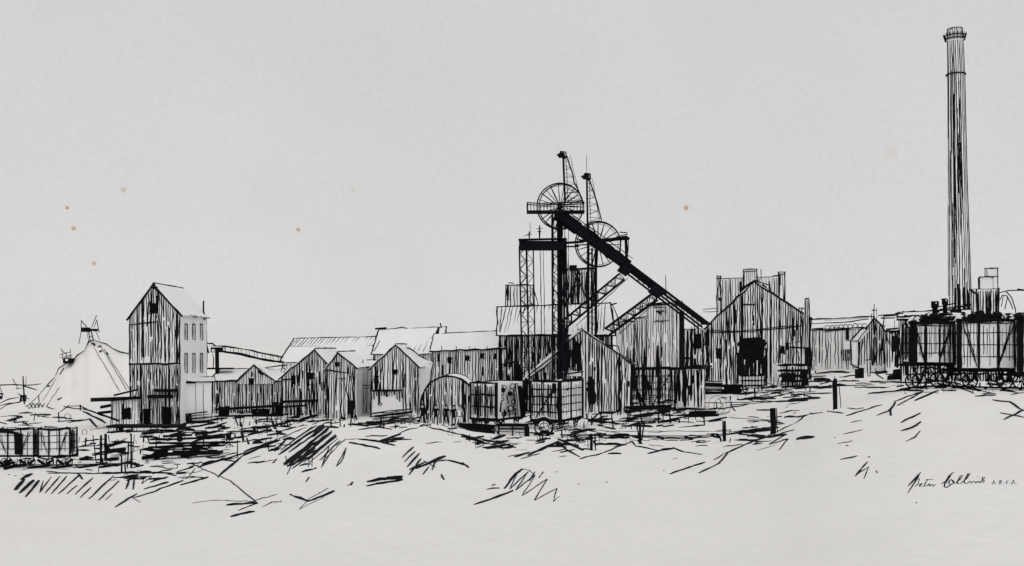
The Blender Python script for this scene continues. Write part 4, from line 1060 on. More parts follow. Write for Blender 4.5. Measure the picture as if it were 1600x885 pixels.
# ================================================================== railway wagons
def wagon(name, label, px, d, yaw, Ln, Wd, ybot, ytop, group, rows=4, ribs=3, load='coal', sidew=1.2, boards=0, brace=True, end_boards=8, wheels=True, wheel_r=.45, kb=.0, rib_w=3.2, side_open=False, end_brace=False, dark_end=False, gk=1.0):
    """px, d: where the near corner of its long side's left end stands"""
    zb = ztp(px, d)
    t = thing(name, label, 'wagon', (X(px, d), d, zb), group)
    ca, sa = math.cos(yaw), math.sin(yaw)
    O = Vector((X(px, d), d, 0))
    zf, z1 = Z(ybot, d), Z(ytop, d)
    def Wp(u, v, z): return O + Vector((ca * u - sa * v, sa * u + ca * v, z))
    ns = Vector((sa, -ca, 0)); ne = Vector((-ca, -sa, 0))
    pxm = d / F
    # tub, open on top
    th = .09
    mb = MB()
    def slab(u0, u1, v0, v1, za, zc, m=PAPER):
        mb.hexa([Wp(u0, v0, za), Wp(u1, v0, za), Wp(u1, v1, za), Wp(u0, v1, za), Wp(u0, v0, zc), Wp(u1, v0, zc), Wp(u1, v1, zc), Wp(u0, v1, zc)], m)
    slab(0, Ln, 0, Wd, zf, zf + .1)
    if not side_open:
        slab(0, Ln, 0, th, zf + .1, z1)
    else:
        slab(0, Ln * .18, 0, th, zf + .1, z1); slab(Ln * .82, Ln, 0, th, zf + .1, z1)
    slab(0, Ln, Wd - th, Wd, zf + .1, z1)
    slab(0, th, th, Wd - th, zf + .1, z1); slab(Ln - th, Ln, th, Wd - th, zf + .1, z1)
    hgt = z1 - zf
    for v in (0, Wd):
        off = -.015 if v == 0 else .015
        if not side_open or v:
            for i in range(rows + 1):
                z = zf + hgt * i / rows
                mb.pen([Wp(0, v + off, z), Wp(Ln * .5, v + off, z + R.gauss(0, .3) * pxm), Wp(Ln, v + off, z)], sidew * (1.7 if i in (0, rows) else 1), ns, .03)
            if boards:
                for i in range(boards):
                    u = Ln * (i + R.uniform(.3, .7)) / boards; mb.pen([Wp(u, v + off, zf + hgt * R.uniform(0, .3)), Wp(u, v + off, z1 - hgt * R.uniform(0, .15))], R.uniform(.8, 1.3), ns, .03)
    for u in (0, Ln):
        off = -.015 if u == 0 else .015
        for i in range(rows + 1):
            z = zf + hgt * i / rows
            mb.pen([Wp(u + off, 0, z), Wp(u + off, Wd, z)], sidew * 1.5, ne, .03)
        for i in range(end_boards):
            v = Wd * (i + R.uniform(.3, .7)) / max(1, end_boards)
            ww = R.choice((1.4, 2, 2.8)) * (1.15 if dark_end else 1)
            mb.pen([Wp(u + off, v, zf + hgt * R.uniform(0, .12)), Wp(u + off, v, z1 - hgt * R.uniform(0, .1))], ww, ne, .03)
        if end_brace: mb.pen([Wp(u + off * 2, Wd * .85, zf + .1), Wp(u + off * 2, Wd * .1, z1 - .2)], 2.2, ne, .03)
    put('tub', mb, t)
    for i in range(ribs + 2):
        u = Ln * i / (ribs + 1)
        mb = MB(); e = rib_w * pxm * (1.25 if i in (0, ribs + 1) else .75) * R.uniform(.8, 1.15)
        for v0, v1 in ((-.07, .0), (Wd, Wd + .07)):
            mb = MB()
            if side_open and v0 < 0 and i not in (0, ribs + 1): continue
            mb.hexa([Wp(u - e / 2, v0, zf - .1), Wp(u + e / 2, v0, zf - .1), Wp(u + e / 2, v1, zf - .1), Wp(u - e / 2, v1, zf - .1), Wp(u - e / 2, v0, z1 + .05), Wp(u + e / 2, v0, z1 + .05), Wp(u + e / 2, v1, z1 + .05), Wp(u - e / 2, v1, z1 + .05)], INK)
            put('rib', mb, t)
    if brace:
        mb = MB()
        for (ua, ub) in ((.06, .30), (.94, .66)):
            for k in (0, .05): mb.pen([Wp(Ln * (ua + k * (1 if ua < .5 else -1)), -.06, z1 - .1), Wp(Ln * ub, -.06, zf + .1)], 1.7 if wheel_r > .3 else 1.1, ns, .04, .7)
        put('brace', mb, t)
    # underframe
    mb = MB(); uh = min(.2, wheel_r * .5); slab(-.1, Ln + .1, .1, .2, zf - uh, zf - .02, INK); slab(-.1, Ln + .1, Wd - .2, Wd - .1, zf - uh, zf - .02, INK); slab(-.1, .06, .2, Wd - .2, zf - uh, zf - .03, INK); slab(Ln - .06, Ln + .1, .2, Wd - .2, zf - uh, zf - .03, INK)
    put('underframe', mb, t, (M_WALL, M_IRON))
    if wheels:
        for u in (Ln * .2, Ln * .8):
            for v in (.18, Wd - .18):
                c = Wp(u, v, 0); c.z = zt(c.x, c.y) + wheel_r + .08
                mb = MB(); n = 22; b = len(mb.v)
                pts = [c + Vector((ca * math.cos(a), sa * math.cos(a), math.sin(a))) * wheel_r for a in [2 * math.pi * i / n for i in range(n + 1)]]
                mb.tube(pts, .045 * wheel_r / .4, INK, 4, ns)
                o = put('wheel', mb, t, (M_WALL, M_IRON))
                m2 = MB()
                for i in range(4):
                    a = math.pi * i / 4 + .3; e = Vector((ca * math.cos(a), sa * math.cos(a), math.sin(a))) * wheel_r
                    m2.tube([c - e, c + e], .02 * min(1, wheel_r / .3), INK, 4, ns)
                m2.blob(c, .08 * wheel_r / .4, INK); s = put('spokes', m2, t, (M_WALL, M_IRON)); s.parent = o
            c = Wp(u, .1, zf - .2); g = zt(c.x, c.y)
            mb = MB(); mb.beam(Wp(u - .35, .08, zf - .2), Wp(u - .05, .08, g + wheel_r), .1, .1); mb.beam(Wp(u + .35, .08, zf - .2), Wp(u + .05, .08, g + wheel_r), .1, .1); put('axle_guard', mb, t, (M_WALL, M_IRON))
    for v in (Wd * .25, Wd * .75):
        for u0, u1 in ((-.5, -.1), (Ln + .1, Ln + .5)):
            if wheel_r < .3: continue
            mb = MB(); mb.cyl(Wp(u0, v, zf - .16), Wp(u1, v, zf - .16), .07, m=INK, n=8); e = u0 if u0 < 0 else u1; mb.cyl(Wp(e - .03, v, zf - .16), Wp(e + .03, v, zf - .16), .19, m=INK, n=10); put('buffer', mb, t, (M_WALL, M_IRON))
    return t, Wp, zf, z1

def coal_load(t, Wp, z, Ln, Wd, n, hmax, white=.25):
    mb = MB()
    for i in range(n):
        u = Ln * R.uniform(.04, .96); v = Wd * R.uniform(.1, .9)
        f = 1 - abs(u / Ln - .5) * 1.3
        mb.blob(Wp(u, v, z - .1 + hmax * max(.1, f) * R.uniform(.1, 1)), R.uniform(.16, .36), PAPER if R.random() < white else INK)
    put('coal_load', mb, t)

# right-hand train on the embankment
yaw = rad(-9)
gtrain = 'coal wagons standing in a row at the right edge'
for nm, px, d, Ln, yb, yt, lb in (('coal_wagon', 1424, 61.5, 2.42, 567, 506, 'grid-sided coal wagon directly in front of the chimney foot'),
                                  ('coal_wagon', 1499, 60.0, 3.2, 576, 502, 'longer grid-sided coal wagon right of the chimney foot'),
                                  ('coal_wagon', 1594, 58.6, 3.1, 582, 498, 'coal wagon cut by the right edge, showing only its dark end post')):
    t, Wp, zf, z1 = wagon(nm, lb, px, d, yaw, Ln, 2.1, yb, yt, gtrain, rows=4, ribs=2, sidew=1.3, boards=18, wheel_r=.42, rib_w=3.4)
    coal_load(t, Wp, z1, Ln, 2.1, 46, .55, .3)
    mb = MB()
    mb.pen([Wp(-.2, -.1, z1 + .1), Wp(Ln * .3, -.1, z1 - .02), Wp(Ln * .6, -.1, z1 + .1), Wp(Ln + .15, -.1, z1 + .02)], 5); mb.pen([Wp(0, -.12, z1 - .1), Wp(Ln, -.12, z1 - .15)], 2)
    for u, w9 in ((-.05, 4), (.06, 2.6), (Ln + .03, 3.4)): mb.pen([Wp(u, -.1, zf - .4), Wp(u + .03, -.1, z1)], w9)
    for i in range(9): u = R.uniform(0, Ln); mb.pen([Wp(u, -.12, zf - R.uniform(.05, .4)), Wp(u + R.uniform(.2, .7), -.12, zf - R.uniform(.1, .5))], R.uniform(2, 4.5))
    for i in range(10):
        u = R.uniform(-.1, Ln); z = z1 + R.uniform(-.05, .55); mb.pen([Wp(u, R.uniform(-.1, 1), z), Wp(u + R.uniform(.2, .9), R.uniform(-.1, 1), z + R.uniform(-.2, .25))], R.uniform(1.6, 4))
    for i in range(4):
        c9 = Wp(R.uniform(.1, Ln), -.08, z1 + R.uniform(.0, .3)); mb.ring(c9, R.uniform(.12, .26), .05, INK, 14)
    for i in range(16):
        u = R.uniform(0, Ln); mb.pen([Wp(u, -.13, zf - .1), Wp(u + R.uniform(-.3, .3), -.13, zf - .6), Wp(u + R.uniform(-.2, .5), -.13, zf - .75)], R.uniform(1.4, 3))
    for i in range(7):
        u = R.choice((0, Ln)) + R.gauss(0, .2); mb.pen([Wp(u, -.12, zf - .2), Wp(u + R.gauss(0, .05), -.12, z1)], R.uniform(2, 4.5))
    put('top_rail', mb, t)
def track(name, label, pts, n, gauge=1.45, sl=2.2, w=.07):
    a = Vector((pts[0][0], pts[0][1], 0)); b = Vector((pts[1][0], pts[1][1], 0)); tt = (b - a).normalized(); s = Vector((-tt.y, tt.x, 0))
    t = thing(name, label, 'railway track', (a.x, a.y, zt(a.x, a.y)), None)
    for k in (0, gauge):
        mb = MB(); m = 14; pp = []
        for i in range(m + 1):
            q = a.lerp(b, i / m) + s * k; pp.append(Vector((q.x, q.y, zt(q.x, q.y) + .12)))
        mb.tube(pp, w * .6, INK, 4); put('rail', mb, t, (M_WALL, M_IRON))
    for i in range(n):
        q = a.lerp(b, (i + .5 + R.uniform(-.2, .2)) / n); c0 = q - s * .4; c1 = q + s * (gauge + .4)
        mb = MB(); z0 = zt(c0.x, c0.y) + .03; z1 = zt(c1.x, c1.y) + .03; wd = R.uniform(.08, .15)
        mb.beam((c0.x, c0.y, z0), (c1.x, c1.y, z1), wd * 1.3, .12); put('sleeper', mb, t)
    return t
d0 = 62.6; p0 = (X(1400, 62.4), 62.2); p1 = (X(1720, 57.5), 57.5)
track('railway_track', 'railway track under the coal wagons on the bank at the right', (p0, p1), 12)
q0 = gpt(880, 683); q1 = gpt(1192, 677)
track('railway_track', 'railway track crossing the yard behind the leaning posts, right of the slatted crate', ((X(876, 60.5), 60.5), (X(1190, 60.5), 60.5)), 7, 1.45, 1.9, .045)

# two wagons by the arched shed, seen end on
gw = 'wagons under the headframe'
t, Wp, zf, z1 = wagon('mineral_wagon', 'slatted wagon with open side full of coal lumps in front of the arched shed', 775, 71.5, rad(62), 4.2, 2.0, 655, 599, gw, rows=3, ribs=1, sidew=1.9, end_boards=14, wheel_r=.38, brace=False, side_open=True, rib_w=6, dark_end=True)
mb = MB()
for i in range(34):
    u = 4.2 * R.uniform(.05, .95); v = R.uniform(.1, .45); z = zf + .2 + (z1 - zf) * R.uniform(0, .8); r = R.uniform(.11, .19); pale = R.random() < .75
    mb.blob(Wp(u, v, z), r, PAPER if pale else INK)
    if pale: c9 = Wp(u, v, z) + Vector((.02, -r, 0)); mb.ring(c9, r, .05, INK, 12)
for i in range(12):
    u = 4.2 * R.uniform(.05, .95); z = zf + (z1 - zf) * R.uniform(.05, .9); mb.pen([Wp(u, -.06, z), Wp(u + R.uniform(-.3, .3), -.06, z - R.uniform(.2, .7))], R.uniform(1.6, 4))
mb.hexa([Wp(.1, .5, zf), Wp(4.1, .5, zf), Wp(4.1, .6, zf), Wp(.1, .6, zf), Wp(.1, .5, z1 - .1), Wp(4.1, .5, z1 - .1), Wp(4.1, .6, z1 - .1), Wp(.1, .6, z1 - .1)], PAPER)
put('coal_load', mb, t)
mb = MB(); mb.hexa([Wp(2.9, -.22, zf), Wp(3.3, -.22, zf), Wp(3.3, -.16, zf), Wp(2.9, -.16, zf), Wp(2.7, -.1, z1 - .1), Wp(3.0, -.1, z1 - .1), Wp(3.0, -.04, z1 - .1), Wp(2.7, -.04, z1 - .1)], PAPER)
mb.pen([Wp(2.9, -.24, zf), Wp(2.7, -.12, z1 - .1), Wp(3.0, -.12, z1 - .1), Wp(3.3, -.24, zf)], 2); mb.pen([Wp(3.45, -.2, zf), Wp(3.3, -.15, z1 - .3)], 8); mb.pen([Wp(3.9, -.2, zf + .1), Wp(3.8, -.15, z1 - .5)], 6); put('side_door', mb, t)
t, Wp, zf, z1 = wagon('mineral_wagon', 'boxy wagon with barred end and pale gridded side below the headframe column', 873, 70.5, rad(64), 4.3, 2.05, 657, 597, gw, rows=5, ribs=1, sidew=1.5, boards=14, end_boards=15, wheel_r=.38, brace=False, rib_w=4.5, end_brace=True)
coal_load(t, Wp, z1 - .25, 4.3, 2.05, 20, .2, .2)
mb = MB(); mb.pen([Wp(0, -.1, z1 + .05), Wp(4.3, -.1, z1 + .12)], 3); mb.pen([Wp(0, -.1, z1 + .05), Wp(0, 2.0, z1 + .05)], 3.4); mb.pen([Wp(-.05, -.1, zf - .2), Wp(-.05, -.1, z1)], 8)
mb.pen([Wp(-.04, .3, z1 - .1), Wp(-.04, .35, z1 - .8)], 9); mb.pen([Wp(1.2, -.12, z1 - .6), Wp(1.6, -.12, z1 - .5)], 3); put('top_rail', mb, t)
# slatted crate, cable reel and sleepers in front of them
d = 62.0
def crate():
    zb = ztp(800, d)
    t = thing('slatted_crate', 'low slatted crate with an open front at the foot of the two wagons', 'crate', (X(800, d), d, zb))
    for y, w in ((664, 5), (670, 2.4), (676, 2), (683, 2), (688, 5)):
        mb = MB(); mb.beam(P(779, y, d), P(823, y + .5, d), w * d / F, .06, INK if w > 2.2 else PAPER); mb.pen([P(779, y - 1, d - .05), P(823, y, d - .05)], 1.3); put('slat', mb, t)
    for q, w in ((779, 2.6), (801, 2), (821, 3), (824, 3.6)):
        mb = MB(); mb.beam(P(q, 662, d), (X(q, d), d, zb - .03), w * d / F, .1); put('post', mb, t)
    mb = MB(); mb.box(X(780, d), X(823, d), d + .1, d + 1.2, zb - .05, Z(664, d), PAPER); put('box', mb, t)
crate()
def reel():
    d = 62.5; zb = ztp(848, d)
    t = thing('cable_reel', 'round cable reel lying half shaded by black strokes beside the slatted crate', 'cable reel', (X(848, d), d, zb))
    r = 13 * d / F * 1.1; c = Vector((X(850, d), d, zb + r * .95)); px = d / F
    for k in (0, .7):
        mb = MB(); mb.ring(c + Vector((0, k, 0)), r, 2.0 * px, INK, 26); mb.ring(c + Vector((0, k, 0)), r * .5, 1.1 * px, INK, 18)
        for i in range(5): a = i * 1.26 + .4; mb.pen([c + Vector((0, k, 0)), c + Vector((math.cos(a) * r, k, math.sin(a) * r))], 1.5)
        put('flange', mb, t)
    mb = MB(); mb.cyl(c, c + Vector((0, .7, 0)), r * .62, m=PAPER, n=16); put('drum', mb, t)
    for i in range(5):  # thick black strokes stand in for shade over the reel's lower half
        mb = MB(); a = R.uniform(2.6, 5.4); e = c + Vector((math.cos(a) * r * .6, -.06, math.sin(a) * r * .6)); mb.pen([e, e + Vector((R.uniform(.2, .6), -.04, R.uniform(-.08, .1)))], R.uniform(4, 8)); put('shade_stroke', mb, t)
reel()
def stack(name, label, cat, px0, px1, y0, y1, d, rows, wpx=3.2, tilt=2.0, jitter=3, mixp=.25, part='plank', dz=.5):
    zb = ztp((px0 + px1) / 2, d)
    t = thing(name, label, cat, (X((px0 + px1) / 2, d), d, zb))
    for i in range(rows):
        y = y1 + (y0 - y1) * i / max(1, rows - 1)
        mb = MB(); a = px0 + R.uniform(-jitter, jitter); b = px1 + R.uniform(-jitter, jitter)
        w = wpx * R.uniform(.7, 1.3) * d / F
        dep = d + dz * i / max(1, rows - 1)
        za = max(Z(y, dep), zt(X(a, dep), dep) + w * .4); zc = max(Z(y - tilt, dep), zt(X(b, dep), dep) + w * .4)
        mb.beam((X(a, dep), dep, za), (X(b, dep), dep, zc), w, .35, PAPER if R.random() < mixp else INK)
        mb.pen([(X(a, dep), dep - .2, za + w / 2), (X(b, dep), dep - .2, zc + w / 2)], 1.4); mb.pen([(X(a, dep), dep - .2, za - w / 2), (X(b, dep), dep - .2, zc - w / 2)], 1.6)
        put(part, mb, t)
    return t
stack('sleeper_stack', 'flat dark stack of sleepers left of the slatted crate, below the coal-lump wagon', 'sleeper stack', 722, 774, 664, 686, 64, 6, 4.2, -3, 6, .12, 'sleeper')
stack('plank_stack', 'fanned stack of slanting pale planks in front of the open shadowed bay', 'plank stack', 583, 648, 646, 669, 78, 6, 2.2, 7, 6, .6)
stack('plank_stack', 'short stack of dark planks at the left foot of the barn', 'plank stack', 1098, 1128, 597, 617, 122, 6, 2.6, -1, 2, .3)
stack('plank_stack', 'shorter darker stack of planks left of the barn doorway', 'plank stack', 1130, 1157, 603, 615, 121, 4, 3.2, 0, 3, .1)
stack('rail_stack', 'long loose stack of rails lying in front of the powder store', 'rail stack', 1076, 1124, 642, 652, 84, 4, 3.0, 1, 6, .1, 'rail')
stack('timber_pile', 'jumbled pile of timber ends left of the tubs', 'timber pile', 8, 52, 644, 664, 70, 4, 2.6, 2, 8, .3) if False else None

# carts by the barn
d = 118.0
def cart():
    zb = ztp(1238, d); px = d / F
    t = thing('tub_cart', 'dark round-bellied ribbed cart parked at the right corner of the barn', 'cart', (X(1238, d), d, zb))
    mb = MB(); n = 12; prof = [(0.0, 14), (.35, 21), (.7, 24), (1.0, 22)]
    z0, z1 = Z(606, d), Z(569, d)
    pts = [(X(1238 + s * r, d), z0 + (z1 - z0) * f) for s, seq in ((-1, prof[::-1]), (1, prof)) for f, r in seq]
    mb.prism(pts, d, d + 2.2, PAPER)
    for f in (.05, .28, .5, .72, .95):
        r = 14 + 9 * min(1, f * 1.6); z = z0 + (z1 - z0) * f; mb.pen([(X(1238 - r, d), d - .05, z), (X(1238 + r, d), d - .05, z + .03)], R.choice((3, 4, 5)))
    for i in range(9):
        q = 1220 + i * 4.6; mb.pen([P(q, 573, d - .05), P(q + (1238 - q) * .25, 606, d - .05)], R.choice((1.6, 2.4, 4)))
    mb.box(X(1222, d), X(1242, d), d - .05, d, Z(594, d), Z(583, d), INK); put('body', mb, t)
    mb = MB(); mb.box(X(1252, d), X(1262, d), d - .04, d + .5, zb, Z(577, d), INK); put('end_plate', mb, t)
    for q in (1226, 1250):
        c = Vector((X(q, d), d - .1, zb + 7 * px)); mb = MB(); mb.ring(c, 6 * px, 1.3 * px, INK, 18); mb.pen([c - Vector((6 * px, 0, 0)), c + Vector((6 * px, 0, 0))], 1.2); put('wheel', mb, t)
    mb = MB(); mb.pen([P(1196, 598, d), P(1214, 604, d), P(1217, 590, d)], 2); mb.pen([P(1195, 610, d), P(1262, 611, d)], 2.4); put('shaft', mb, t)
cart()
d = 124.0
t = thing('slatted_cart', 'small slatted cart standing in the barn doorway', 'cart', (X(1176, d), d, ztp(1176, d)))
mb = MB(); mb.box(X(1159, d), X(1193, d), d, d + 1.6, Z(606, d), Z(588, d), PAPER)
for q in range(1160, 1195, 5): mb.pen([P(q, 585, d - .05), P(q, 609, d - .05)], R.choice((1.6, 2.4)))
for y in (588, 595, 603): mb.pen([P(1156, y, d - .05), P(1196, y - 1, d - .05)], 2.2)
put('body', mb, t)
for q in (1164, 1188):
    mb = MB(); c = Vector((X(q, d), d - .1, ztp(q, d) + .36)); mb.ring(c, .32, .1, INK, 14); mb.pen([c - Vector((.3, 0, 0)), c + Vector((.3, 0, 0))], 1.2); put('wheel', mb, t)
d = 108.0
mb = MB()
for i in range(36):
    q = 1408 + R.gauss(0, 9); c = Vector((X(q, d), d + R.uniform(-.6, .6), 0)); c.z = zt(c.x, c.y) + R.uniform(0, 1) * max(0, 1 - abs(q - 1408) / 20) * .9 + .1; mb.blob(c, R.uniform(.25, .45), INK)
o = single('coal_heap', mb, 'low black heap of coal left of the railway wagons', 'coal heap')

# left-hand tubs
def tub(px, d, Ln, lb, dark):
    t, Wp, zf, z1 = wagon('mine_tub', lb, px, d, rad(2), Ln, .75, 712, 671, 'mine tubs at the left edge', rows=4, ribs=2, sidew=1.0, boards=4, brace=True, end_boards=5, wheel_r=.17, rib_w=1.6)
    mb = MB(); mb.pen([Wp(-.02, -.03, z1 + .02), Wp(Ln * .4, -.03, z1 - .02), Wp(Ln, -.03, z1 + .06)], 3.2)
    mb.pen([Wp(Ln, -.05, z1 + .1), Wp(Ln + .02, -.05, zf)], 3)
    if dark:
        mb.hexa([Wp(Ln * .52, -.06, zf + .05), Wp(Ln * .72, -.06, zf + .05), Wp(Ln * .72, -.02, zf + .05), Wp(Ln * .52, -.02, zf + .05), Wp(Ln * .5, -.06, z1 - .2), Wp(Ln * .72, -.06, z1 - .2), Wp(Ln * .72, -.02, z1 - .2), Wp(Ln * .5, -.02, z1 - .2)], INK)
        mb.pen([Wp(0, -.06, z1 - .08), Wp(Ln * .35, -.06, z1 - .12), Wp(Ln * .62, -.06, z1 - .2)], 6)
    put('top_rail', mb, t)
tub(-8, 46.5, 1.75, 'mine tub cut by the left edge with a black panel on its side', True)
tub(60, 46.4, 1.42, 'small gridded mine tub with crossed braces, right one of the pair by the left edge', False)
track('tub_track', 'narrow tub track along the yard at the lower left, behind the hatched bank', ((X(-60, 46.6), 46.6), (X(175, 46.0), 46.0)), 7, .8, 1.2, .03)

# timber bogie with a load of poles
def bogie():
    d = 50.0; px = d / F; zb = ztp(295, d)
    t = thing('timber_bogie', 'low timber bogie heaped with long black poles in front of the tall tower', 'timber wagon', (X(295, d), d, zb))
    mb = MB(); mb.beam(P(238, 711, d), P(345, 707, d), 3.4 * px, .9); mb.beam(P(240, 719, d), P(282, 719, d), 3 * px, .5); put('frame', mb, t)
    for q, y, r in ((254, 714, 9), (292, 712, 9), (299, 704, 5)):
        mb = MB(); c = Vector((X(q, d), d - .5, max(Z(y, d), ztp(q, d) + r * px * .8))); mb.ring(c, r * px, .9 * px, INK, 22); mb.ring(c + Vector((.05, .1, 0)), r * px * .8, .6 * px, INK, 18); mb.pen([c + Vector((-r * px, 0, -.1)), c + Vector((r * px, 0, .1))], 1.2); put('wheel', mb, t)
    for (a, ya, b, yb, w) in ((234, 687, 352, 683, 4), (234, 693, 340, 691, 3.4), (232, 699, 352, 696, 4.2), (240, 704, 330, 700, 3), (225, 702, 262, 705, 5), (222, 716, 262, 712, 6), (300, 699, 352, 690, 4), (270, 706, 345, 707, 4.4), (255, 682, 300, 680, 4), (305, 678, 334, 676, 4.2), (306, 683, 338, 681, 2), (286, 700, 340, 704, 2.2), (246, 708, 284, 708, 4)):
        mb = MB(); dd = d + R.uniform(-.5, .5); mb.pen([P(a, ya, dd), P((a + b) / 2, (ya + yb) / 2 + R.uniform(-1, 1), dd), P(b, yb, dd)], w, None, .2, .4, taper=.85, n=6); put('pole', mb, t)
    mb = MB(); mb.blob(P(281, 686, d - .1), 5 * px, INK, (1.3, .6, 1)); put('binding', mb, t); mb = MB(); mb.blob(P(246, 711, d - .3), 7 * px, INK, (1.5, .5, .9)); put('binding', mb, t)
    for q in (310, 314, 318): 
        mb = MB(); mb.pen([P(q, 690, d - .5), P(q + 3, 697, d - .5), P(q + 8, 690, d - .5)], 1.4); put('strap', mb, t)
bogie()
d = 54.0
t = thing('cart_wheels', 'pair of loose cart wheels leaning on a black lump right of the timber bogie', 'cart wheels', (X(358, d), d, ztp(358, d))) if False else None
for (q, y, r, lb) in ((361, 682, 6, 'small loose wheel propped on a black lump right of the timber bogie'), (359, 701, 6, 'small loose wheel lying below the propped one, right of the timber bogie')):
    px = d / F; t = thing('loose_wheel', lb, 'wheel', (X(q, d), d, ztp(q, d)), 'loose wheels right of the timber bogie')
    c = P(q, y, d); mb = MB(); mb.ring(c, r * px, 1.3 * px, INK, 18); put('rim', mb, t)
    mb = MB(); mb.blob(c + Vector((-.12, 0, -.02)), (5 if y < 690 else 2) * px, INK, (1, .5, 1.2)); put('hub', mb, t)
    mb = MB(); mb.pen([c + Vector((-.1, 0, -.1)), (c.x - .05, d, ztp(q, d))], 2.2); put('prop', mb, t)

# ================================================================== loose posts
def post(px, y0, y1, w, lb, extra=(), grp=None, nm='post', lean=0.0, dmin=9):
    g = gpt(px, y1, dmin); d = g.y; pm = d / F
    t = thing(nm, lb, 'post', (g.x, d, g.z), grp)
    mb = MB(); h = w * pm / 2
    top = Vector((g.x + lean * pm, d, Z(y0, d)))
    mb.tube([(g.x, d, g.z - .1), Vector((g.x, d, g.z)).lerp(top, .5) + Vector((R.gauss(0, .4) * pm, 0, 0)), top], [h * 1.05, h * .95, h * .85], INK, 6); put('stake', mb, t)
    for e in extra:
        *p, ww = e; mb = MB(); mb.pen([P(a, b, d - .02) for a, b in p], ww, None, .2, taper=.85, n=6); put('rail', mb, t)
    return d
post(1305, 592, 640, 7, 'thick black post with a thin stake on the bank crest, below the goods shed', [((1301, 596), (1303, 638), 2), ((1304, 588), (1305, 596), 1.6), ((1311, 600), (1314, 640), 1.3), ((1311, 640), (1319, 648), 2.6)], 'posts along the bank')
post(1208, 638, 679, 9, 'thickest black post, at the end of the yard track below the barn', [((1204, 638), (1205, 678), 2), ((1213, 638), (1215, 676), 1.6), ((1182, 641), (1206, 641), 2.4), ((1200, 660), (1219, 660), 2)], 'posts along the bank')
post(1132, 658, 690, 5, 'medium black post with pale top on the yard edge, below the powder store', [((1129, 659), (1130, 690), 1.4), ((1119, 679), (1124, 682), (1127, 690), 3), ((1088, 691), (1106, 694), (1130, 693), 3.4), ((1105, 696), (1121, 699), 5)], 'posts along the bank')
post(1000, 662, 694, 4.2, 'leaning cluster of thin stakes on the yard edge, below the wire cage', [((996, 667), (999, 692), 2), ((1006, 662), (1003, 688), 2.6), ((997, 688), (1003, 694), 4)], 'posts along the bank')
post(924, 678, 704, 4.6, 'pair of short ragged stakes nearest the slatted crate', [((918, 682), (919, 701), 1.3), ((930, 679), (931, 708), 2.4), ((921, 680), (925, 690), 5)], 'posts along the bank')
gl = 'stakes below the tall tower'
post(150, 680, 720, 1.8, 'thin leaning stake, leftmost of the stakes below the weigh hut', [((141, 693), (150, 693), 2.6)], gl, lean=-5)
post(158, 680, 722, 4, 'stout black stake second from the left below the weigh hut', [((156, 690), (160, 722), 2)], gl)
post(165, 678, 720, 5, 'stoutest black stake joined to a dark heap of boards below the weigh hut', [((168, 698), (196, 690), 5), ((168, 706), (196, 702), 8), ((172, 717), (186, 716), 5), ((165, 712), (170, 700), 6)], gl)
post(190, 712, 739, 3, 'short stake standing on the black kerb of the hatched bank', [((195, 722), (196, 738), 2.4)], gl)
post(205, 678, 732, 3, 'tall pale-edged stake, rightmost of the stakes below the weigh hut', [((201, 690), (199, 732), 2), ((210, 680), (206, 730), 1.4)], gl)
post(371, 688, 714, 1.8, 'single thin stake right of the loose wheels', [], gl)

# trestles in the yard
gt = 'trestles in the yard'
def trestle(px0, px1, y0, y1, lb, d, extra=()):
    zb = ztp((px0 + px1) / 2, d); t = thing('trestle', lb, 'trestle', (X((px0 + px1) / 2, d), d, zb), gt)
    mb = MB(); mb.beam(P(px0, y0, d), P(px1, y0, d), 3 * d / F, .7); put('top', mb, t)
    for q, e in ((px0 + 3, -1), (px1 - 3, 1), (px0 + 4, 0), (px1 - 2, 2)):
        mb = MB(); k = 0 if e in (-1, 1) else .6; g = zt(X(q + e * 2, d), d + k) - .02
        mb.pen([P(q, y0, d) + Vector((0, k, 0)), (X(q + e * 2, d), d + k, g)], R.choice((2, 3))); put('leg', mb, t)
    for e in extra:
        *p, ww = e; mb = MB(); mb.pen([P(a, b, d - .1) for a, b in p], ww); put('board', mb, t)
trestle(979, 1003, 642, 658, 'plain low trestle left of the others, in front of the wire cage', 80, [((976, 637), (1030, 638), 5), ((978, 645), (993, 643), 4), ((973, 654), (1003, 655), 2)])
trestle(1027, 1048, 641, 662, 'dark trestle with a sloping strut below the right end of the wire cage', 77, [((1015, 652), (1026, 642), 3), ((1030, 660), (1060, 655), 5), ((1048, 655), (1085, 650), 3)])
trestle(936, 958, 645, 661, 'small trestle with a slanting plank right of the pale gridded wagon', 77, [((920, 660), (937, 645), 2.4), ((924, 659), (948, 659), 3), ((948, 660), (976, 664), 3)])
trestle(380, 398, 674, 690, 'short stepped trestle right of the thin stake', 66, [((376, 684), (398, 678), 4), ((380, 690), (376, 676), 3)])
trestle(395, 420, 668, 682, 'low bench-like trestle beneath the loading dock', 68, [((392, 680), (424, 672), 4), ((396, 688), (424, 682), 4)])

d = 84.0
t = thing('iron_hoop', 'large thin iron hoop standing in the yard right of the rail stack', 'hoop', (X(1126, d), d, ztp(1126, d)))
c = Vector((X(1121, d), d, ztp(1121, d) + 18 * d / F)); px = d / F
mb = MB(); mb.ring(c, 14 * px, .6 * px, INK, 30); put('rim', mb, t); mb = MB(); mb.ring(c + Vector((9 * px, .4, -3 * px)), 13 * px, .6 * px, INK, 30); put('rim', mb, t)
mb = MB(); mb.pen([c + Vector((2 * px, -.1, 10 * px)), c + Vector((9 * px, 0, -2 * px)), c + Vector((0, .1, -11 * px))], 1.3); mb.pen([c + Vector((21 * px, 0, 6 * px)), c + Vector((23 * px, 0, -4 * px)), c + Vector((28 * px, 0, -10 * px))], 3); put('prop', mb, t)

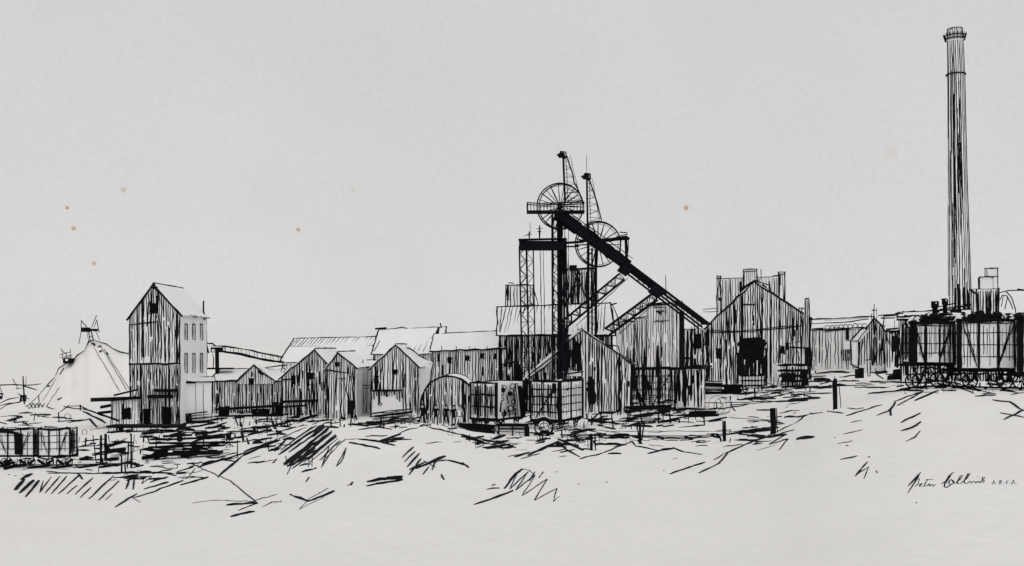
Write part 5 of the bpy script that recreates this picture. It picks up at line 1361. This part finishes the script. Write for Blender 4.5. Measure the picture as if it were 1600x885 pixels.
# ================================================================== people
def person(px, ytop, ybase, lb, coat, d, mode):
    zb = ztp(px, d); s = max(1.55, min(1.8, Z(ytop, d) - zb)) / 1.75
    t0 = (X(px, d), d, zb)
    V = []; E = []; RR = []
    def v(x, y, z, r): V.append((x * s, y * s, z * s)); RR.append(r * s); return len(V) - 1
    def e(a, b): E.append((a, b))
    st = {'stand': .05, 'step': .2, 'wide': .12}[mode]
    pel = v(0, 0, .93, .15); wai = v(0, 0, 1.1, .135); ch = v(0, 0, 1.32, .165); nk = v(0, -.01, 1.48, .065); hd = v(0, -.03, 1.58, .085); tp = v(0, -.02, 1.68, .09)
    e(pel, wai); e(wai, ch); e(ch, nk); e(nk, hd); e(hd, tp)
    for sg in (-1, 1):
        hip = v(.1 * sg, 0, .86, .1); kn = v(.1 * sg + st * .5 * sg, -.04 + .05 * sg * (mode == 'step'), .48, .066); an = v(.1 * sg + st * sg, .06, .09, .05); toe = v(.12 * sg + st * sg, -.13, .05, .042)
        e(pel, hip); e(hip, kn); e(kn, an); e(an, toe)
        sh = v(.2 * sg, 0, 1.4, .07); el = v(.27 * sg, .03, 1.13, .052)
        if mode == 'wide' and sg > 0: el = V.index(V[el]); V[el] = (.42 * s, -.05 * s, 1.2 * s); wr = v(.62, -.12, 1.12, .036); pa = v(.69, -.13, 1.1, .035)
        else: wr = v(.26 * sg, -.1, .9, .036); pa = v(.26 * sg, -.13, .82, .036)
        e(ch, sh); e(sh, el); e(el, wr); e(wr, pa)
    me = bpy.data.meshes.new('person_body'); me.from_pydata(V, E, []); ob = bpy.data.objects.new('person_body', me); COL.objects.link(ob)
    m = ob.modifiers.new('s', 'SKIN'); m.use_smooth_shade = True
    for i, k in enumerate(me.skin_vertices[0].data): k.radius = (RR[i], RR[i] * .85); k.use_root = (i == 0)
    ob.modifiers.new('u', 'SUBSURF').levels = 1
    dg = bpy.context.evaluated_depsgraph_get(); dg.update()
    nm = bpy.data.meshes.new_from_object(ob.evaluated_get(dg)); bpy.data.objects.remove(ob)
    nm.name = 'person'; nm.materials.clear(); nm.materials.append(M_SKIN); nm.materials.append(M_INK if coat != 'pale' else M_WALL); nm.materials.append(M_INK)
    for p in nm.polygons:
        z = p.center.z / s; x = abs(p.center.x / s)
        p.material_index = 0 if (z > 1.47 or (x > .2 and z < .9 and z > .7)) else (2 if z < .12 else 1)
    o = bpy.data.objects.new('person', nm); COL.objects.link(o); o.location = t0; ORIG[o.name] = t0
    o['label'] = lb; o['category'] = 'person'; o['group'] = 'people before the arched shed'
    W = lambda x, y, z: Vector(t0) + Vector((x, y, z)) * s
    mb = MB()                       # cap with a peak
    mb.blob(W(0, -.01, 1.71), .118 * s, INK, (1, 1, .6), n=9); mb.box(t0[0] - .08 * s, t0[0] + .08 * s, t0[1] - .2 * s, t0[1] - .05 * s, t0[2] + 1.665 * s, t0[2] + 1.69 * s, INK); put('cap', mb, o)
    mb = MB(); mb.blob(W(0, -.115, 1.57), .022 * s, 0, (1, 1, 1.4), n=6); put('nose', mb, o, (M_SKIN, M_INK))
    mb = MB()
    for k in (-1, 1): mb.blob(W(.035 * k, -.105, 1.605), .012 * s, INK, n=6)
    mb.box(t0[0] - .03 * s, t0[0] + .03 * s, t0[1] - .118 * s, t0[1] - .1 * s, t0[2] + 1.525 * s, t0[2] + 1.533 * s, INK); put('face_features', mb, o)
    for k in (-1, 1):
        mb = MB(); base = W(.26 * k, -.14, .8) if not (mode == 'wide' and k > 0) else W(.7, -.13, 1.1)
        for j in range(5):
            a = base + Vector(((j - 2) * .014 * s, 0, 0)); mb.tube([a, a + Vector((0, -.015 * s, -.05 * s)), a + Vector((0, .0, -(.085 + .01 * (2 - abs(j - 2))) * s))], .009 * s, 0, 4)
        put('fingers', mb, o, (M_SKIN, M_INK))
    mb = MB()                       # coat outline and hem
    if coat == 'pale':
        for a, b in (((-.21, 1.4), (-.24, .85)), ((.21, 1.4), (.24, .85)), ((-.18, .88), (.18, .88)), ((-.2, 1.42), (.2, 1.42))): mb.pen([W(a[0], -.16, a[1]), W(b[0], -.16, b[1])], 1.5)
    else:
        mb.pen([W(-.17, -.02, .8), W(.17, -.02, .8)], 3, None, .1)
    put('coat_hem', mb, o)
for a in ((660, 636, 662, 'person in dark coat, leftmost by the edge of the arched shed', 'dark', 76.2, 'step'), (681, 634, 664, 'person in dark coat standing with arms down, second from left before the arched shed', 'dark', 74.6, 'stand'),
          (697, 634, 664, 'person in dark coat at the middle of the arched shed front', 'dark', 74.2, 'wide'), (709, 635, 664, 'person in dark coat with legs together, between the middle and the pale one', 'dark', 73.6, 'stand'),
          (718, 633, 667, 'person in a pale jacket and cap, rightmost beside the dark slatted wagon', 'pale', 72.6, 'step')):
    person(*a)

# ================================================================== marks on the ground
def gpen(mb, pts, w, jit=.3, dmin=9):
    q = []
    for i in range(len(pts)):
        if i:
            (a, b), (c, e) = pts[i - 1], pts[i]; k = max(1, int(math.hypot(c - a, e - b) / 7))
            for j in range(1, k): q.append((a + (c - a) * j / k, b + (e - b) * j / k))
        q.append(pts[i])
    out = []
    for p in q:
        g = gpt(p[0] + R.gauss(0, jit), p[1] + R.gauss(0, jit), dmin); out.append(g)
    # a mark may not leap across a hidden dip: split where depth jumps
    run = [out[0]]
    def flush(run):
        if len(run) >= 2:
            k = len(run); rs = []
            for i, p in enumerate(run):
                e = .65 if i in (0, k - 1) else 1
                rs.append(max(.3, w * 1.38 * R.uniform(.75, 1.2)) * .5 * p.y / F * e)
            mb.tube(run, rs, INK, 5)
    for a, b in zip(out, out[1:]):
        if abs(a.y - b.y) > max(3.0, .12 * a.y): flush(run); run = [b]
        else: run.append(b)
    flush(run)
banks = MB()
for s in [
    ((5, 725), (8, 735), (30, 728), 3), ((34, 735), (54, 731), (107, 734), 1.4), ((75, 740), (175, 741), (230, 739), (272, 741), 3.2), ((160, 739.5), (250, 740), 4.5), ((177, 747), (238, 746), 3.2),
    ((196, 748), (216, 749), 5), ((285, 747), (295, 745), (305, 733), 1.4), ((262, 741), (275, 744), 4), ((297, 724), (360, 752), (384, 772), (402, 786), 1.7), ((300, 787), (332, 782), (398, 784), 1.4), ((356, 790), (402, 787), 5),
    ((360, 808), (398, 800), 5), ((372, 798), (400, 788), 2.4), ((310, 731), (350, 719), (400, 704), 4.5), ((318, 726), (362, 717), 6), ((380, 713), (402, 703), (436, 689), 5), ((436, 686), (479, 668), (497, 660), 2),
    ((340, 746), (378, 714), 3.4), ((345, 742), (368, 724), 2), ((526, 697), (540, 687), (560, 686), 1.6), ((560, 687), (594, 691), (630, 685), 4.5), ((591, 691), (625, 679), 5), ((594, 691), (616, 697), 4), ((546, 692), (594, 702), 3.8),
    ((623, 679), (639, 671), (652, 669), 2), ((653, 668), (681, 661), (704, 670), 1.5), ((672, 669), (724, 681), (790, 694), 3), ((722, 683), (756, 693), 6), ((755, 690), (782, 692), 5), ((780, 694), (805, 700), 4),
    ((805, 715), (826, 708), 4.5), ((825, 712), (857, 698), (872, 691), 5), ((872, 690), (886, 704), (906, 715), 3), ((873, 687), (911, 704), 4.2), ((906, 718), (915, 715), (940, 709), 3.4), ((940, 709), (969, 697), (988, 691), (994, 697), 2.2),
    ((993, 698), (1026, 704), 3), ((1013, 709), (1052, 701), 4.5), ((1052, 700), (1067, 707), (1096, 711), 3), ((1047, 741), (1070, 733), (1101, 723), 3.8), ((1092, 740), (1122, 726), (1137, 708), (1171, 693), (1205, 680), (1239, 663), 2.8),
    ((1137, 707), (1115, 719), 2), ((1240, 663), (1262, 648), (1285, 645), 1.8), ((1266, 647), (1284, 646), 3.2), ((1284, 643), (1318, 646), 2.8), ((1150, 677), (1180, 675), (1205, 673), 7), ((1150, 688), (1181, 689), (1240, 673), 2.8), ((1130, 699), (1175, 693), 2),
    ((720, 668), (775, 672), 5), ((700, 671), (735, 668), 4), ((845, 705), (870, 690), 2), ((560, 662), (600, 664), (640, 657), 4), ((545, 664), (575, 667), 5), ((610, 668), (624, 667), 4.5), ((628, 668), (636, 668), 3)]:
    *p, w = s; gpen(banks, p, w)
o = put('terrain', banks, None, (M_GROUND, M_INK), 'structure')

ruts = MB()
for s in [((1113, 675), (1160, 674), (1204, 673), 1.6), ((948, 675), (1030, 674), (1113, 675), 1.5), ((1020, 656), (1085, 661), 1.6), ((1139, 653), (1203, 657), 1.4), ((1088, 631), (1137, 630), (1262, 626), 2.4), ((1140, 634), (1200, 629), (1262, 627), 2.2), ((1173, 623), (1211, 624), 5), ((1190, 626), (1225, 617), 3), ((1218, 620), (1240, 613), 3), ((1274, 597), (1342, 596), 3), ((1261, 606), (1366, 602), 2.4), ((1336, 606), (1390, 606), 3), ((1232, 627), (1280, 623), 5.5),
          ((1242, 617), (1300, 615), 2.6), ((1357, 616), (1412, 611), (1443, 612), 3.4), ((1360, 597), (1456, 600), 3.4), ((1430, 626), (1466, 611), 3), ((1396, 628), (1443, 612), 2.4), ((1402, 634), (1440, 614), 2.4), ((1323, 650), (1378, 633), 3), ((1370, 650), (1391, 642), (1399, 629), 3),
          ((1391, 642), (1392, 650), 4), ((1329, 661), (1347, 658), 3), ((1408, 661), (1438, 646), 3), ((1408, 674), (1424, 670), (1439, 660), 3.4), ((1416, 690), (1430, 684), (1438, 674), 2.2), ((1479, 599), (1521, 615), 3.4), ((1477, 596), (1550, 615), 2.2), ((1524, 620), (1556, 618), 3.4), ((1551, 626), (1578, 629), (1600, 643), 3),
          ((1563, 646), (1600, 653), 3.2), ((1568, 656), (1600, 641), 3), ((1580, 617), (1600, 614), 3), ((1313, 719), (1339, 713), 3), ((1275, 584), (1323, 581), 2), ((1366, 580), (1386, 582), 2), ((1385, 586), (1425, 585), 4), ((1340, 640), (1350, 638), 3), ((1325, 638), (1340, 640), 2),
          ((920, 640), (945, 642), 5), ((925, 648), (950, 646), 3), ((955, 640), (1000, 636), 3), ((1000, 655), (1085, 661), 2), ((1170, 662), (1190, 658), (1218, 658), 2), ((1125, 640), (1170, 633), 3), ((106, 661), (140, 656), (152, 668), 3.4), ((90, 660), (135, 657), 3.5), ((100, 636), (136, 641), (165, 652), 2.4), ((130, 643), (165, 662), 3), ((0, 652), (12, 652), 4), ((0, 660), (10, 663), 3), ((24, 661), (44, 659), 3), ((28, 665), (50, 666), 2.4),
          ((70, 635), (95, 644), (107, 635), (125, 635), (148, 645), 2.2), ((115, 700), (140, 697), (150, 697), 3), ((118, 704), (140, 704), 3), ((140, 720), (186, 717), 3), ((148, 727), (182, 727), 3), ((280, 664), (300, 662), (334, 660), 4), ((255, 672), (285, 676), 4), ((300, 678), (335, 676), 3)]:
    *p, w = s; gpen(ruts, p, w)
for s in [((278, 671), (310, 667), (337, 662), 4), ((296, 662), (337, 661), 3.4), ((303, 676), (333, 676), 4), ((305, 681), (323, 678), 3), ((266, 680), (291, 680), 4.6), ((221, 681), (239, 677), 3.4), ((374, 672), (430, 665), 3.6), ((377, 675), (381, 690), 3.6), ((382, 676), (389, 695), 3.6), ((389, 681), (421, 673), 5.5), ((396, 676), (397, 670), 4.5), ((396, 692), (425, 685), 5.5), ((382, 707), (433, 688), 4.5), ((430, 705), (450, 685), 3.6), ((426, 660), (430, 671), 5), ((433, 675), (438, 676), 6), ((438, 665), (450, 661), 3.6), ((438, 674), (462, 668), 3),
          ((174, 691), (208, 693), 5), ((170, 704), (198, 710), 6.5), ((206, 698), (219, 699), 3.5), ((219, 704), (240, 702), 6), ((60, 716), (76, 719), 3.5), ((118, 727), (122, 731), 3), ((128, 697), (150, 694), 2.4), ((140, 727), (190, 728), 2.6), ((224, 712), (250, 713), 4), ((345, 714), (372, 708), 3), ((352, 720), (368, 722), 3),
          ((955, 642), (1010, 640), 5), ((1012, 648), (1046, 645), 5), ((1050, 643), (1078, 640), 5.5), ((922, 633), (958, 635), 5), ((976, 660), (1030, 659), 3), ((1060, 650), (1100, 652), 3.4), ((1086, 646), (1100, 655), 2), ((1092, 641), (1116, 642), 4.5), ((1100, 659), (1126, 657), 3), ((1060, 668), (1090, 667), 2), ((945, 668), (960, 671), 4),
          ((480, 660), (520, 657), 4), ((560, 672), (585, 669), 3), ((590, 668), (612, 672), 3.4), ((655, 660), (668, 656), 4), ((640, 652), (652, 650), 4), ((1096, 603), (1130, 600), 3), ((1145, 617), (1200, 614), 3), ((1262, 590), (1290, 588), 2.4), ((1370, 586), (1380, 592), 3), ((1460, 596), (1500, 600), 4), ((1500, 606), (1530, 612), 3), ((1440, 590), (1470, 592), 6), ((1428, 584), (1450, 588), 6), ((1386, 572), (1420, 577), 4)]:
    *p, w = s; gpen(ruts, p, w)
o = put('path', ruts, None, (M_GROUND, M_INK), 'structure')

grass = MB()
for s in [((50, 741), (33, 750), 6), ((38, 750), (24, 766), 6), ((52, 752), (31, 771), 5), ((61, 752), (40, 777), 4), ((80, 745), (62, 770), 2), ((68, 752), (62, 770), 1.6), ((94, 745), (70, 771), 2.2), ((104, 745), (80, 772), 2.2), ((125, 742), (91, 772), 2.4), ((120, 759), (105, 772), 2.2), ((145, 747), (117, 773), 2.4), ((142, 762), (125, 778), 2.4), ((177, 744), (139, 780), 2.5), ((186, 752), (154, 782), 2.4), ((175, 772), (164, 782), 1.2),
          ((120, 739), (129, 750), 3), ((214, 772), (180, 793), 3), ((207, 779), (237, 770), (285, 752), 3.2), ((262, 746), (235, 754), 3.4), ((263, 754), (226, 765), 3.6), ((325, 747), (282, 759), 4), ((210, 749), (208, 765), 2.4), ((202, 750), (197, 765), 3), ((225, 748), (222, 756), (236, 746), 1.6), ((208, 779), (219, 785), 2),
          ((478, 754), (483, 747), 3), ((454, 774), (483, 784), (522, 768), 4), ((513, 763), (483, 780), (468, 796), (506, 777), 1.3), ((430, 787), (440, 783), 2), ((396, 783), (432, 773), 2), ((411, 792), (425, 785), (440, 785), 2), ((542, 759), (548, 759), (551, 754), 3), ((573, 760), (628, 751), 4.5), ((574, 754), (600, 749), (628, 746), 6), ((590, 751), (628, 749), 6), ((575, 754), (590, 752), 3),
          ((646, 699), (628, 715), 2.6), ((648, 706), (632, 722), 2.6), ((655, 709), (636, 730), 3), ((658, 717), (639, 742), 2.6), ((665, 722), (640, 735), 3.2), ((695, 714), (672, 724), (650, 733), 4.6), ((700, 720), (680, 722), 3), ((700, 720), (731, 729), 4), ((722, 724), (733, 731), 3), ((681, 720), (675, 735), 2.6), ((670, 729), (661, 742), 2.4), ((662, 720), (680, 730), 2), ((690, 742), (694, 750), 3), ((446, 713), (450, 730), 1.6), ((427, 724), (433, 718), 3.4),
          ((788, 764), (805, 742), (816, 733), 3), ((808, 741), (796, 765), (825, 738), (806, 766), (836, 743), (816, 775), (855, 749), (835, 782), (870, 764), (864, 785), (874, 776), 1.6), ((805, 740), (817, 734), (827, 735), (835, 743), 1.8), ((741, 789), (760, 783), (801, 768), 3.8), ((761, 765), (780, 763), 3.2), ((769, 759), (773, 757), 3.5), ((848, 739), (842, 747), (850, 737), 2), ((835, 738), (827, 752), 2.4),
          ((1226, 681), (1203, 695), (1231, 687), (1217, 704), 2.6), ((1181, 705), (1215, 695), 1.6), ((1355, 722), (1338, 742), 2.4), ((1336, 745), (1344, 738), (1357, 730), (1350, 749), 1.6), ((1356, 715), (1359, 714), 3), ((1369, 736), (1371, 740), 2)]:
    *p, w = s; gpen(grass, p, w)
for i, (ln, ww) in enumerate(((58, 1.6), (76, 2.6), (84, 4.2), (70, 3.0), (88, 4.8), (60, 2.2), (80, 4.4), (66, 2.4), (56, 3.6), (58, 1.6), (44, 2.4), (40, 1.2))):
    f = i / 11; a = (499 + 36 * f + R.gauss(0, 1.5), 658 + 34 * f); ang = .60 + .16 * f + R.gauss(0, .03)
    gpen(grass, [a, (a[0] - ln * .5 * math.cos(ang), a[1] + ln * .5 * math.sin(ang) + R.gauss(0, 1)), (a[0] - ln * math.cos(ang), a[1] + ln * math.sin(ang))], ww)
gpen(grass, [(504, 668), (488, 684)], 7); gpen(grass, [(512, 680), (492, 695)], 5); gpen(grass, [(500, 690), (470, 706)], 5)
for i in range(8):
    a = (470 + R.uniform(0, 30), 706 + R.uniform(-8, 10)); gpen(grass, [a, (a[0] - R.uniform(18, 34), a[1] + R.uniform(12, 22))], R.choice((3, 5)))
for a, b in (((514, 699), (502, 731)), ((541, 700), (526, 728)), ((520, 702), (504, 728)), ((488, 716), (487, 729)), ((483, 718), (482, 730)), ((474, 735), (493, 733)), ((462, 715), (448, 742))):
    gpen(grass, [a, b], 1.6)
gpen(grass, [(541, 700), (536, 718), (526, 729)], 1.8); gpen(grass, [(494, 732), (472, 739)], 4)
for (x0, y0, x1, y1, n) in ((60, 715, 320, 740, 14), (420, 655, 700, 665, 12), (900, 636, 1090, 660, 22), (1150, 610, 1260, 625, 10), (1040, 680, 1240, 700, 6)):
    for i in range(n):
        a = (R.uniform(x0, x1), R.uniform(y0, y1)); gpen(grass, [a, (a[0] + R.uniform(6, 22), a[1] - R.uniform(-1, 3))], R.choice((1.6, 2.4, 3.4)))
o = put('grass', grass, None, (M_GROUND, M_INK), 'stuff')

peb = MB()
dots = [(1305, 684), (1324, 697), (1432, 786), (785, 703), (807, 704), (870, 738), (904, 757), (948, 754), (1052, 718), (1056, 717), (1037, 736), (1175, 667), (1231, 652), (1230, 637), (1125, 725), (1268, 655), (1412, 633), (1415, 615), (105, 668), (126, 716), (137, 714), (125, 723), (126, 728), (119, 714), (14, 742), (24, 744), (36, 742), (486, 722), (690, 746), (500, 770), (259, 714), (1200, 652), (1242, 646)]
for i in range(170):
    dots.append((R.uniform(0, 1600), R.uniform(700, 882)))
for i, (a, b) in enumerate(dots):
    g = gpt(a, b); r = (R.uniform(1.3, 2.4) if i < 33 else R.uniform(.35, .6)) * g.y / F
    peb.blob(g, r, INK if i < 33 else (INK if R.random() < .4 else PAPER), (1.3, 1, .6), n=6)
o = put('gravel', peb, None, (M_GROUND, M_INK), 'stuff')

scrap = MB()
RS = random.Random(21)
def litter(x0, x1, y0, y1, n, wide=1.0, up=.35, slope=-.1):
    for i in range(n):
        a, b = RS.uniform(x0, x1), RS.uniform(y0, y1); k = RS.random()
        if k < up:                                  # little stakes and bits standing up
            g = gpt(a, b); hh = RS.uniform(4, 15) * g.y / F
            scrap.pen([g + Vector((0, 0, -.05)), g + Vector((RS.gauss(0, .15) * hh, 0, hh))], RS.choice((1.2, 1.6, 2.4, 3.2)), None, .2)
        elif k < up + .06:                          # loops of wire
            g = gpt(a, b); r = RS.uniform(2.5, 5) * g.y / F; scrap.ring(g + Vector((0, 0, r * .9)), r, .7 * g.y / F, INK, 14)
        else:                                       # boards, rails and lumps lying about
            L = RS.uniform(7, 30) * wide; s = RS.gauss(slope, .09)
            gpen(scrap, [(a, b), (a + L, b + L * s)], RS.choice((1.6, 2.4, 3.2, 4.4, 5.6)), .5)
litter(128, 235, 668, 732, 46); litter(232, 350, 664, 724, 46, 1.1, .15); litter(345, 450, 655, 706, 52, 1, .4); litter(0, 128, 640, 668, 20, 1, .15); litter(0, 130, 712, 734, 26, .7, .3)
litter(430, 730, 644, 668, 74, .9, .45); litter(150, 300, 735, 752, 16, 1, .1)
litter(700, 960, 655, 696, 80, .9, .25); litter(900, 1130, 628, 668, 92, 1, .3); litter(1088, 1272, 598, 628, 56, 1, .25, -.03); litter(1270, 1425, 572, 606, 34, 1, .15, -.03); litter(1415, 1600, 580, 616, 70, .9, .35, .08); litter(1130, 1250, 632, 690, 16, 1, .1)
litter(880, 1210, 672, 700, 26, 1.5, .08, 0); litter(820, 1010, 652, 692, 44, 1.1, .2); litter(730, 870, 682, 704, 22, 1.2, .1); litter(120, 300, 690, 736, 30, 1, .4); litter(440, 560, 645, 668, 24, .9, .5); litter(700, 900, 640, 668, 30, .8, .6); litter(560, 700, 646, 672, 36, 1, .5); litter(330, 450, 636, 668, 40, .8, .6); litter(205, 330, 656, 690, 34, 1.1, .3); litter(920, 1100, 620, 650, 44, .9, .5)
litter(1430, 1600, 560, 600, 30, .7, .7, .1); litter(1095, 1270, 590, 612, 30, .8, .5, 0)
for i in range(26):          # broad broken dashes along the banks
    a, b = RS.choice(((RS.uniform(300, 470), RS.uniform(690, 745)), (RS.uniform(540, 720), RS.uniform(672, 705)), (RS.uniform(760, 1000), RS.uniform(690, 722)), (RS.uniform(1040, 1330), RS.uniform(650, 712)))); L = RS.uniform(14, 34)
    gpen(scrap, [(a, b), (a + L, b - L * RS.uniform(-.1, .3))], RS.choice((2, 3, 4)), .5)
put('scrap', scrap, None, (M_GROUND, M_INK), 'stuff')

# handwriting laid on the ground at the lower right
sig = MB()
S = lambda a, b: (1400 + a / 8, 720 + b / 8)
for s in [((310, 145), (230, 235), (150, 320), 2.2), ((290, 185), (225, 285), (145, 408), 1.9), ((232, 245), (265, 222), (292, 232), (280, 285), (240, 325), 1.6), ((280, 318), (318, 302), (326, 285), (300, 296), (298, 325), (340, 318), 1.4), ((400, 232), (362, 290), (350, 325), (385, 318), 1.5), ((368, 240), (462, 235), 1.7),
          ((385, 318), (412, 292), (425, 300), (412, 325), (440, 305), (458, 300), (462, 325), (498, 298), 1.4), ((720, 145), (665, 190), (610, 280), (605, 330), (630, 342), (690, 300), 2.0), ((568, 292), (625, 255), (690, 170), (712, 150), 1.6), ((685, 195), (640, 250), (632, 290), 1.4), ((690, 235), (660, 262), (668, 298), (712, 292), (725, 262), (695, 240), (715, 270), (745, 285), 1.6),
          ((745, 285), (800, 235), (832, 188), (808, 190), (765, 262), (770, 290), (810, 285), 1.6), ((810, 285), (880, 230), (925, 162), (900, 165), (852, 255), (858, 288), (890, 285), 1.6), ((890, 285), (928, 258), (935, 285), (965, 258), (985, 262), (990, 282), (1030, 258), (1040, 280), (1090, 240), (1108, 212), (1080, 212), (1078, 235), (1105, 255), (1085, 275), (1060, 272), 1.6), ((1018, 200), (1030, 202), 1.6),
          ((1203, 298), (1225, 245), (1238, 298), 1.4), ((1210, 278), (1236, 275), 1.1), ((1270, 285), (1277, 286), 1.2), ((1290, 297), (1300, 248), (1322, 255), (1303, 274), (1322, 296), 1.3), ((1342, 284), (1350, 285), 1.2), ((1404, 248), (1380, 265), (1380, 290), (1402, 292), 1.3), ((1424, 284), (1431, 285), 1.2), ((1444, 300), (1470, 242), (1486, 298), 1.4), ((1450, 278), (1482, 275), 1.1), ((1506, 290), (1516, 291), 1.8)]:
    *p, w = s; gpen(sig, [S(a, b) for a, b in p], w * .84, 0)
single('signature', sig, 'handwritten black signature with small capitals lying on the pale ground at lower right', 'signature')

# ================================================================== sky, sun, camera
w = bpy.data.worlds.new('World'); sc.world = w; w.use_nodes = True
nt = w.node_tree; nt.nodes.clear()
SUN_EL, SUN_AZ = rad(40), rad(170)
out = nt.nodes.new('ShaderNodeOutputWorld'); bg = nt.nodes.new('ShaderNodeBackground'); bg.inputs['Strength'].default_value = 0.1
sky = nt.nodes.new('ShaderNodeTexSky'); sky.sky_type = 'NISHITA'; sky.sun_disc = False; sky.sun_elevation = SUN_EL; sky.sun_rotation = SUN_AZ
hs = nt.nodes.new('ShaderNodeHueSaturation'); hs.inputs['Saturation'].default_value = 0.06
nt.links.new(sky.outputs[0], hs.inputs['Color'])
tc = nt.nodes.new('ShaderNodeTexCoord')
n1 = nt.nodes.new('ShaderNodeTexNoise'); n1.inputs['Scale'].default_value = 3.2; n1.inputs['Detail'].default_value = 5
nt.links.new(tc.outputs['Generated'], n1.inputs['Vector'])
mr = nt.nodes.new('ShaderNodeMapRange'); mr.inputs['From Min'].default_value = .3; mr.inputs['From Max'].default_value = .7; mr.inputs['To Min'].default_value = .972; mr.inputs['To Max'].default_value = 1.028
nt.links.new(n1.outputs['Fac'], mr.inputs['Value'])
n2 = nt.nodes.new('ShaderNodeTexNoise'); n2.inputs['Scale'].default_value = 260; n2.inputs['Detail'].default_value = 3
nt.links.new(tc.outputs['Generated'], n2.inputs['Vector'])
mr2 = nt.nodes.new('ShaderNodeMapRange'); mr2.inputs['From Min'].default_value = .3; mr2.inputs['From Max'].default_value = .7; mr2.inputs['To Min'].default_value = .975; mr2.inputs['To Max'].default_value = 1.025
nt.links.new(n2.outputs['Fac'], mr2.inputs['Value'])
mm = nt.nodes.new('ShaderNodeMath'); mm.operation = 'MULTIPLY'; nt.links.new(mr.outputs[0], mm.inputs[0]); nt.links.new(mr2.outputs[0], mm.inputs[1])
veil = nt.nodes.new('ShaderNodeVectorMath'); veil.operation = 'SCALE'; veil.inputs[0].default_value = (6.56, 6.49, 6.43)
sep = nt.nodes.new('ShaderNodeSeparateXYZ'); nt.links.new(tc.outputs['Generated'], sep.inputs[0])
hz = nt.nodes.new('ShaderNodeMapRange'); hz.interpolation_type = 'SMOOTHSTEP'; hz.inputs['From Min'].default_value = 0; hz.inputs['From Max'].default_value = .16; hz.inputs['To Min'].default_value = 1.055; hz.inputs['To Max'].default_value = 1.0
nt.links.new(sep.outputs['Z'], hz.inputs['Value'])
m9 = nt.nodes.new('ShaderNodeMath'); m9.operation = 'MULTIPLY'; nt.links.new(mm.outputs[0], m9.inputs[0]); nt.links.new(hz.outputs[0], m9.inputs[1])
nt.links.new(m9.outputs[0], veil.inputs['Scale'])
mx = nt.nodes.new('ShaderNodeMix'); mx.data_type = 'RGBA'; mx.inputs['Factor'].default_value = 0.94    # a closed overcast veil over the sky
nt.links.new(hs.outputs[0], mx.inputs['A']); nt.links.new(veil.outputs[0], mx.inputs['B'])
col = mx.outputs['Result']
nrm = nt.nodes.new('ShaderNodeVectorMath'); nrm.operation = 'NORMALIZE'; nt.links.new(tc.outputs['Generated'], nrm.inputs[0])
n4 = nt.nodes.new('ShaderNodeTexNoise'); n4.inputs['Scale'].default_value = 7; n4.inputs['Detail'].default_value = 8; nt.links.new(tc.outputs['Generated'], n4.inputs['Vector'])
m4 = nt.nodes.new('ShaderNodeMapRange'); m4.inputs['From Min'].default_value = .55; m4.inputs['From Max'].default_value = .75; m4.inputs['To Max'].default_value = .35; nt.links.new(n4.outputs['Fac'], m4.inputs['Value'])
mt = nt.nodes.new('ShaderNodeMix'); mt.data_type = 'RGBA'; nt.links.new(m4.outputs[0], mt.inputs['Factor']); nt.links.new(col, mt.inputs['A']); mt.inputs['B'].default_value = (6.15, 5.9, 5.65, 1); col = mt.outputs['Result']
for (a, b, r, c, f) in ((105, 325, 5, (4.4, 3.0, 1.6), .9), (115, 357, 6, (5.0, 3.4, 2.2), .9), (147, 412, 6, (5.3, 3.8, 2.6), .8), (193, 297, 7, (4.6, 4.1, 2.8), .6), (466, 359, 6, (4.9, 3.2, 2.1), .9), (551, 297, 6, (5.8, 5.1, 4.6), .5), (1072, 325, 7, (5.2, 2.9, 1.8), .9), (1393, 239, 18, (6.1, 5.6, 5.2), .35)):
    v = Vector(((a - 800) / F, 1, (HY - b) / F)).normalized()
    ds = nt.nodes.new('ShaderNodeVectorMath'); ds.operation = 'DISTANCE'; nt.links.new(nrm.outputs[0], ds.inputs[0]); ds.inputs[1].default_value = v
    mp = nt.nodes.new('ShaderNodeMapRange'); mp.interpolation_type = 'SMOOTHSTEP'; mp.inputs['From Min'].default_value = r * .75 / F; mp.inputs['From Max'].default_value = r * .25 / F; mp.inputs['To Max'].default_value = f; nt.links.new(ds.outputs['Value'], mp.inputs['Value'])
    m5 = nt.nodes.new('ShaderNodeMix'); m5.data_type = 'RGBA'; nt.links.new(mp.outputs[0], m5.inputs['Factor']); nt.links.new(col, m5.inputs['A']); m5.inputs['B'].default_value = (*c, 1); col = m5.outputs['Result']
nt.links.new(col, bg.inputs['Color']); nt.links.new(bg.outputs[0], out.inputs[0])

l = bpy.data.lights.new('sun', 'SUN'); l.energy = 0.95; l.angle = rad(110); l.color = (1, .985, .96)
so = bpy.data.objects.new('sun', l); COL.objects.link(so); so.location = (-30, -40, 60)
dirv = Vector((math.sin(SUN_AZ) * math.cos(SUN_EL), math.cos(SUN_AZ) * math.cos(SUN_EL), math.sin(SUN_EL)))
so.rotation_euler = (-dirv).to_track_quat('-Z', 'Y').to_euler()

cam = bpy.data.cameras.new('camera'); co = bpy.data.objects.new('camera', cam); COL.objects.link(co)
co.location = (0, 0, H); co.rotation_euler = (math.pi / 2, 0, 0)
cam.sensor_fit = 'HORIZONTAL'; cam.sensor_width = 36; cam.lens = 36 * F / 1600
cam.shift_y = (HY - 442.5) / 1600.0
cam.clip_start = .1; cam.clip_end = 9000
sc.camera = co
sc.view_settings.view_transform = 'Standard'; sc.view_settings.look = 'None'
sc.view_settings.exposure = 0; sc.view_settings.gamma = 1
sc.cycles.max_bounces = 10; sc.cycles.diffuse_bounces = 9
sc.cycles.use_denoising = True
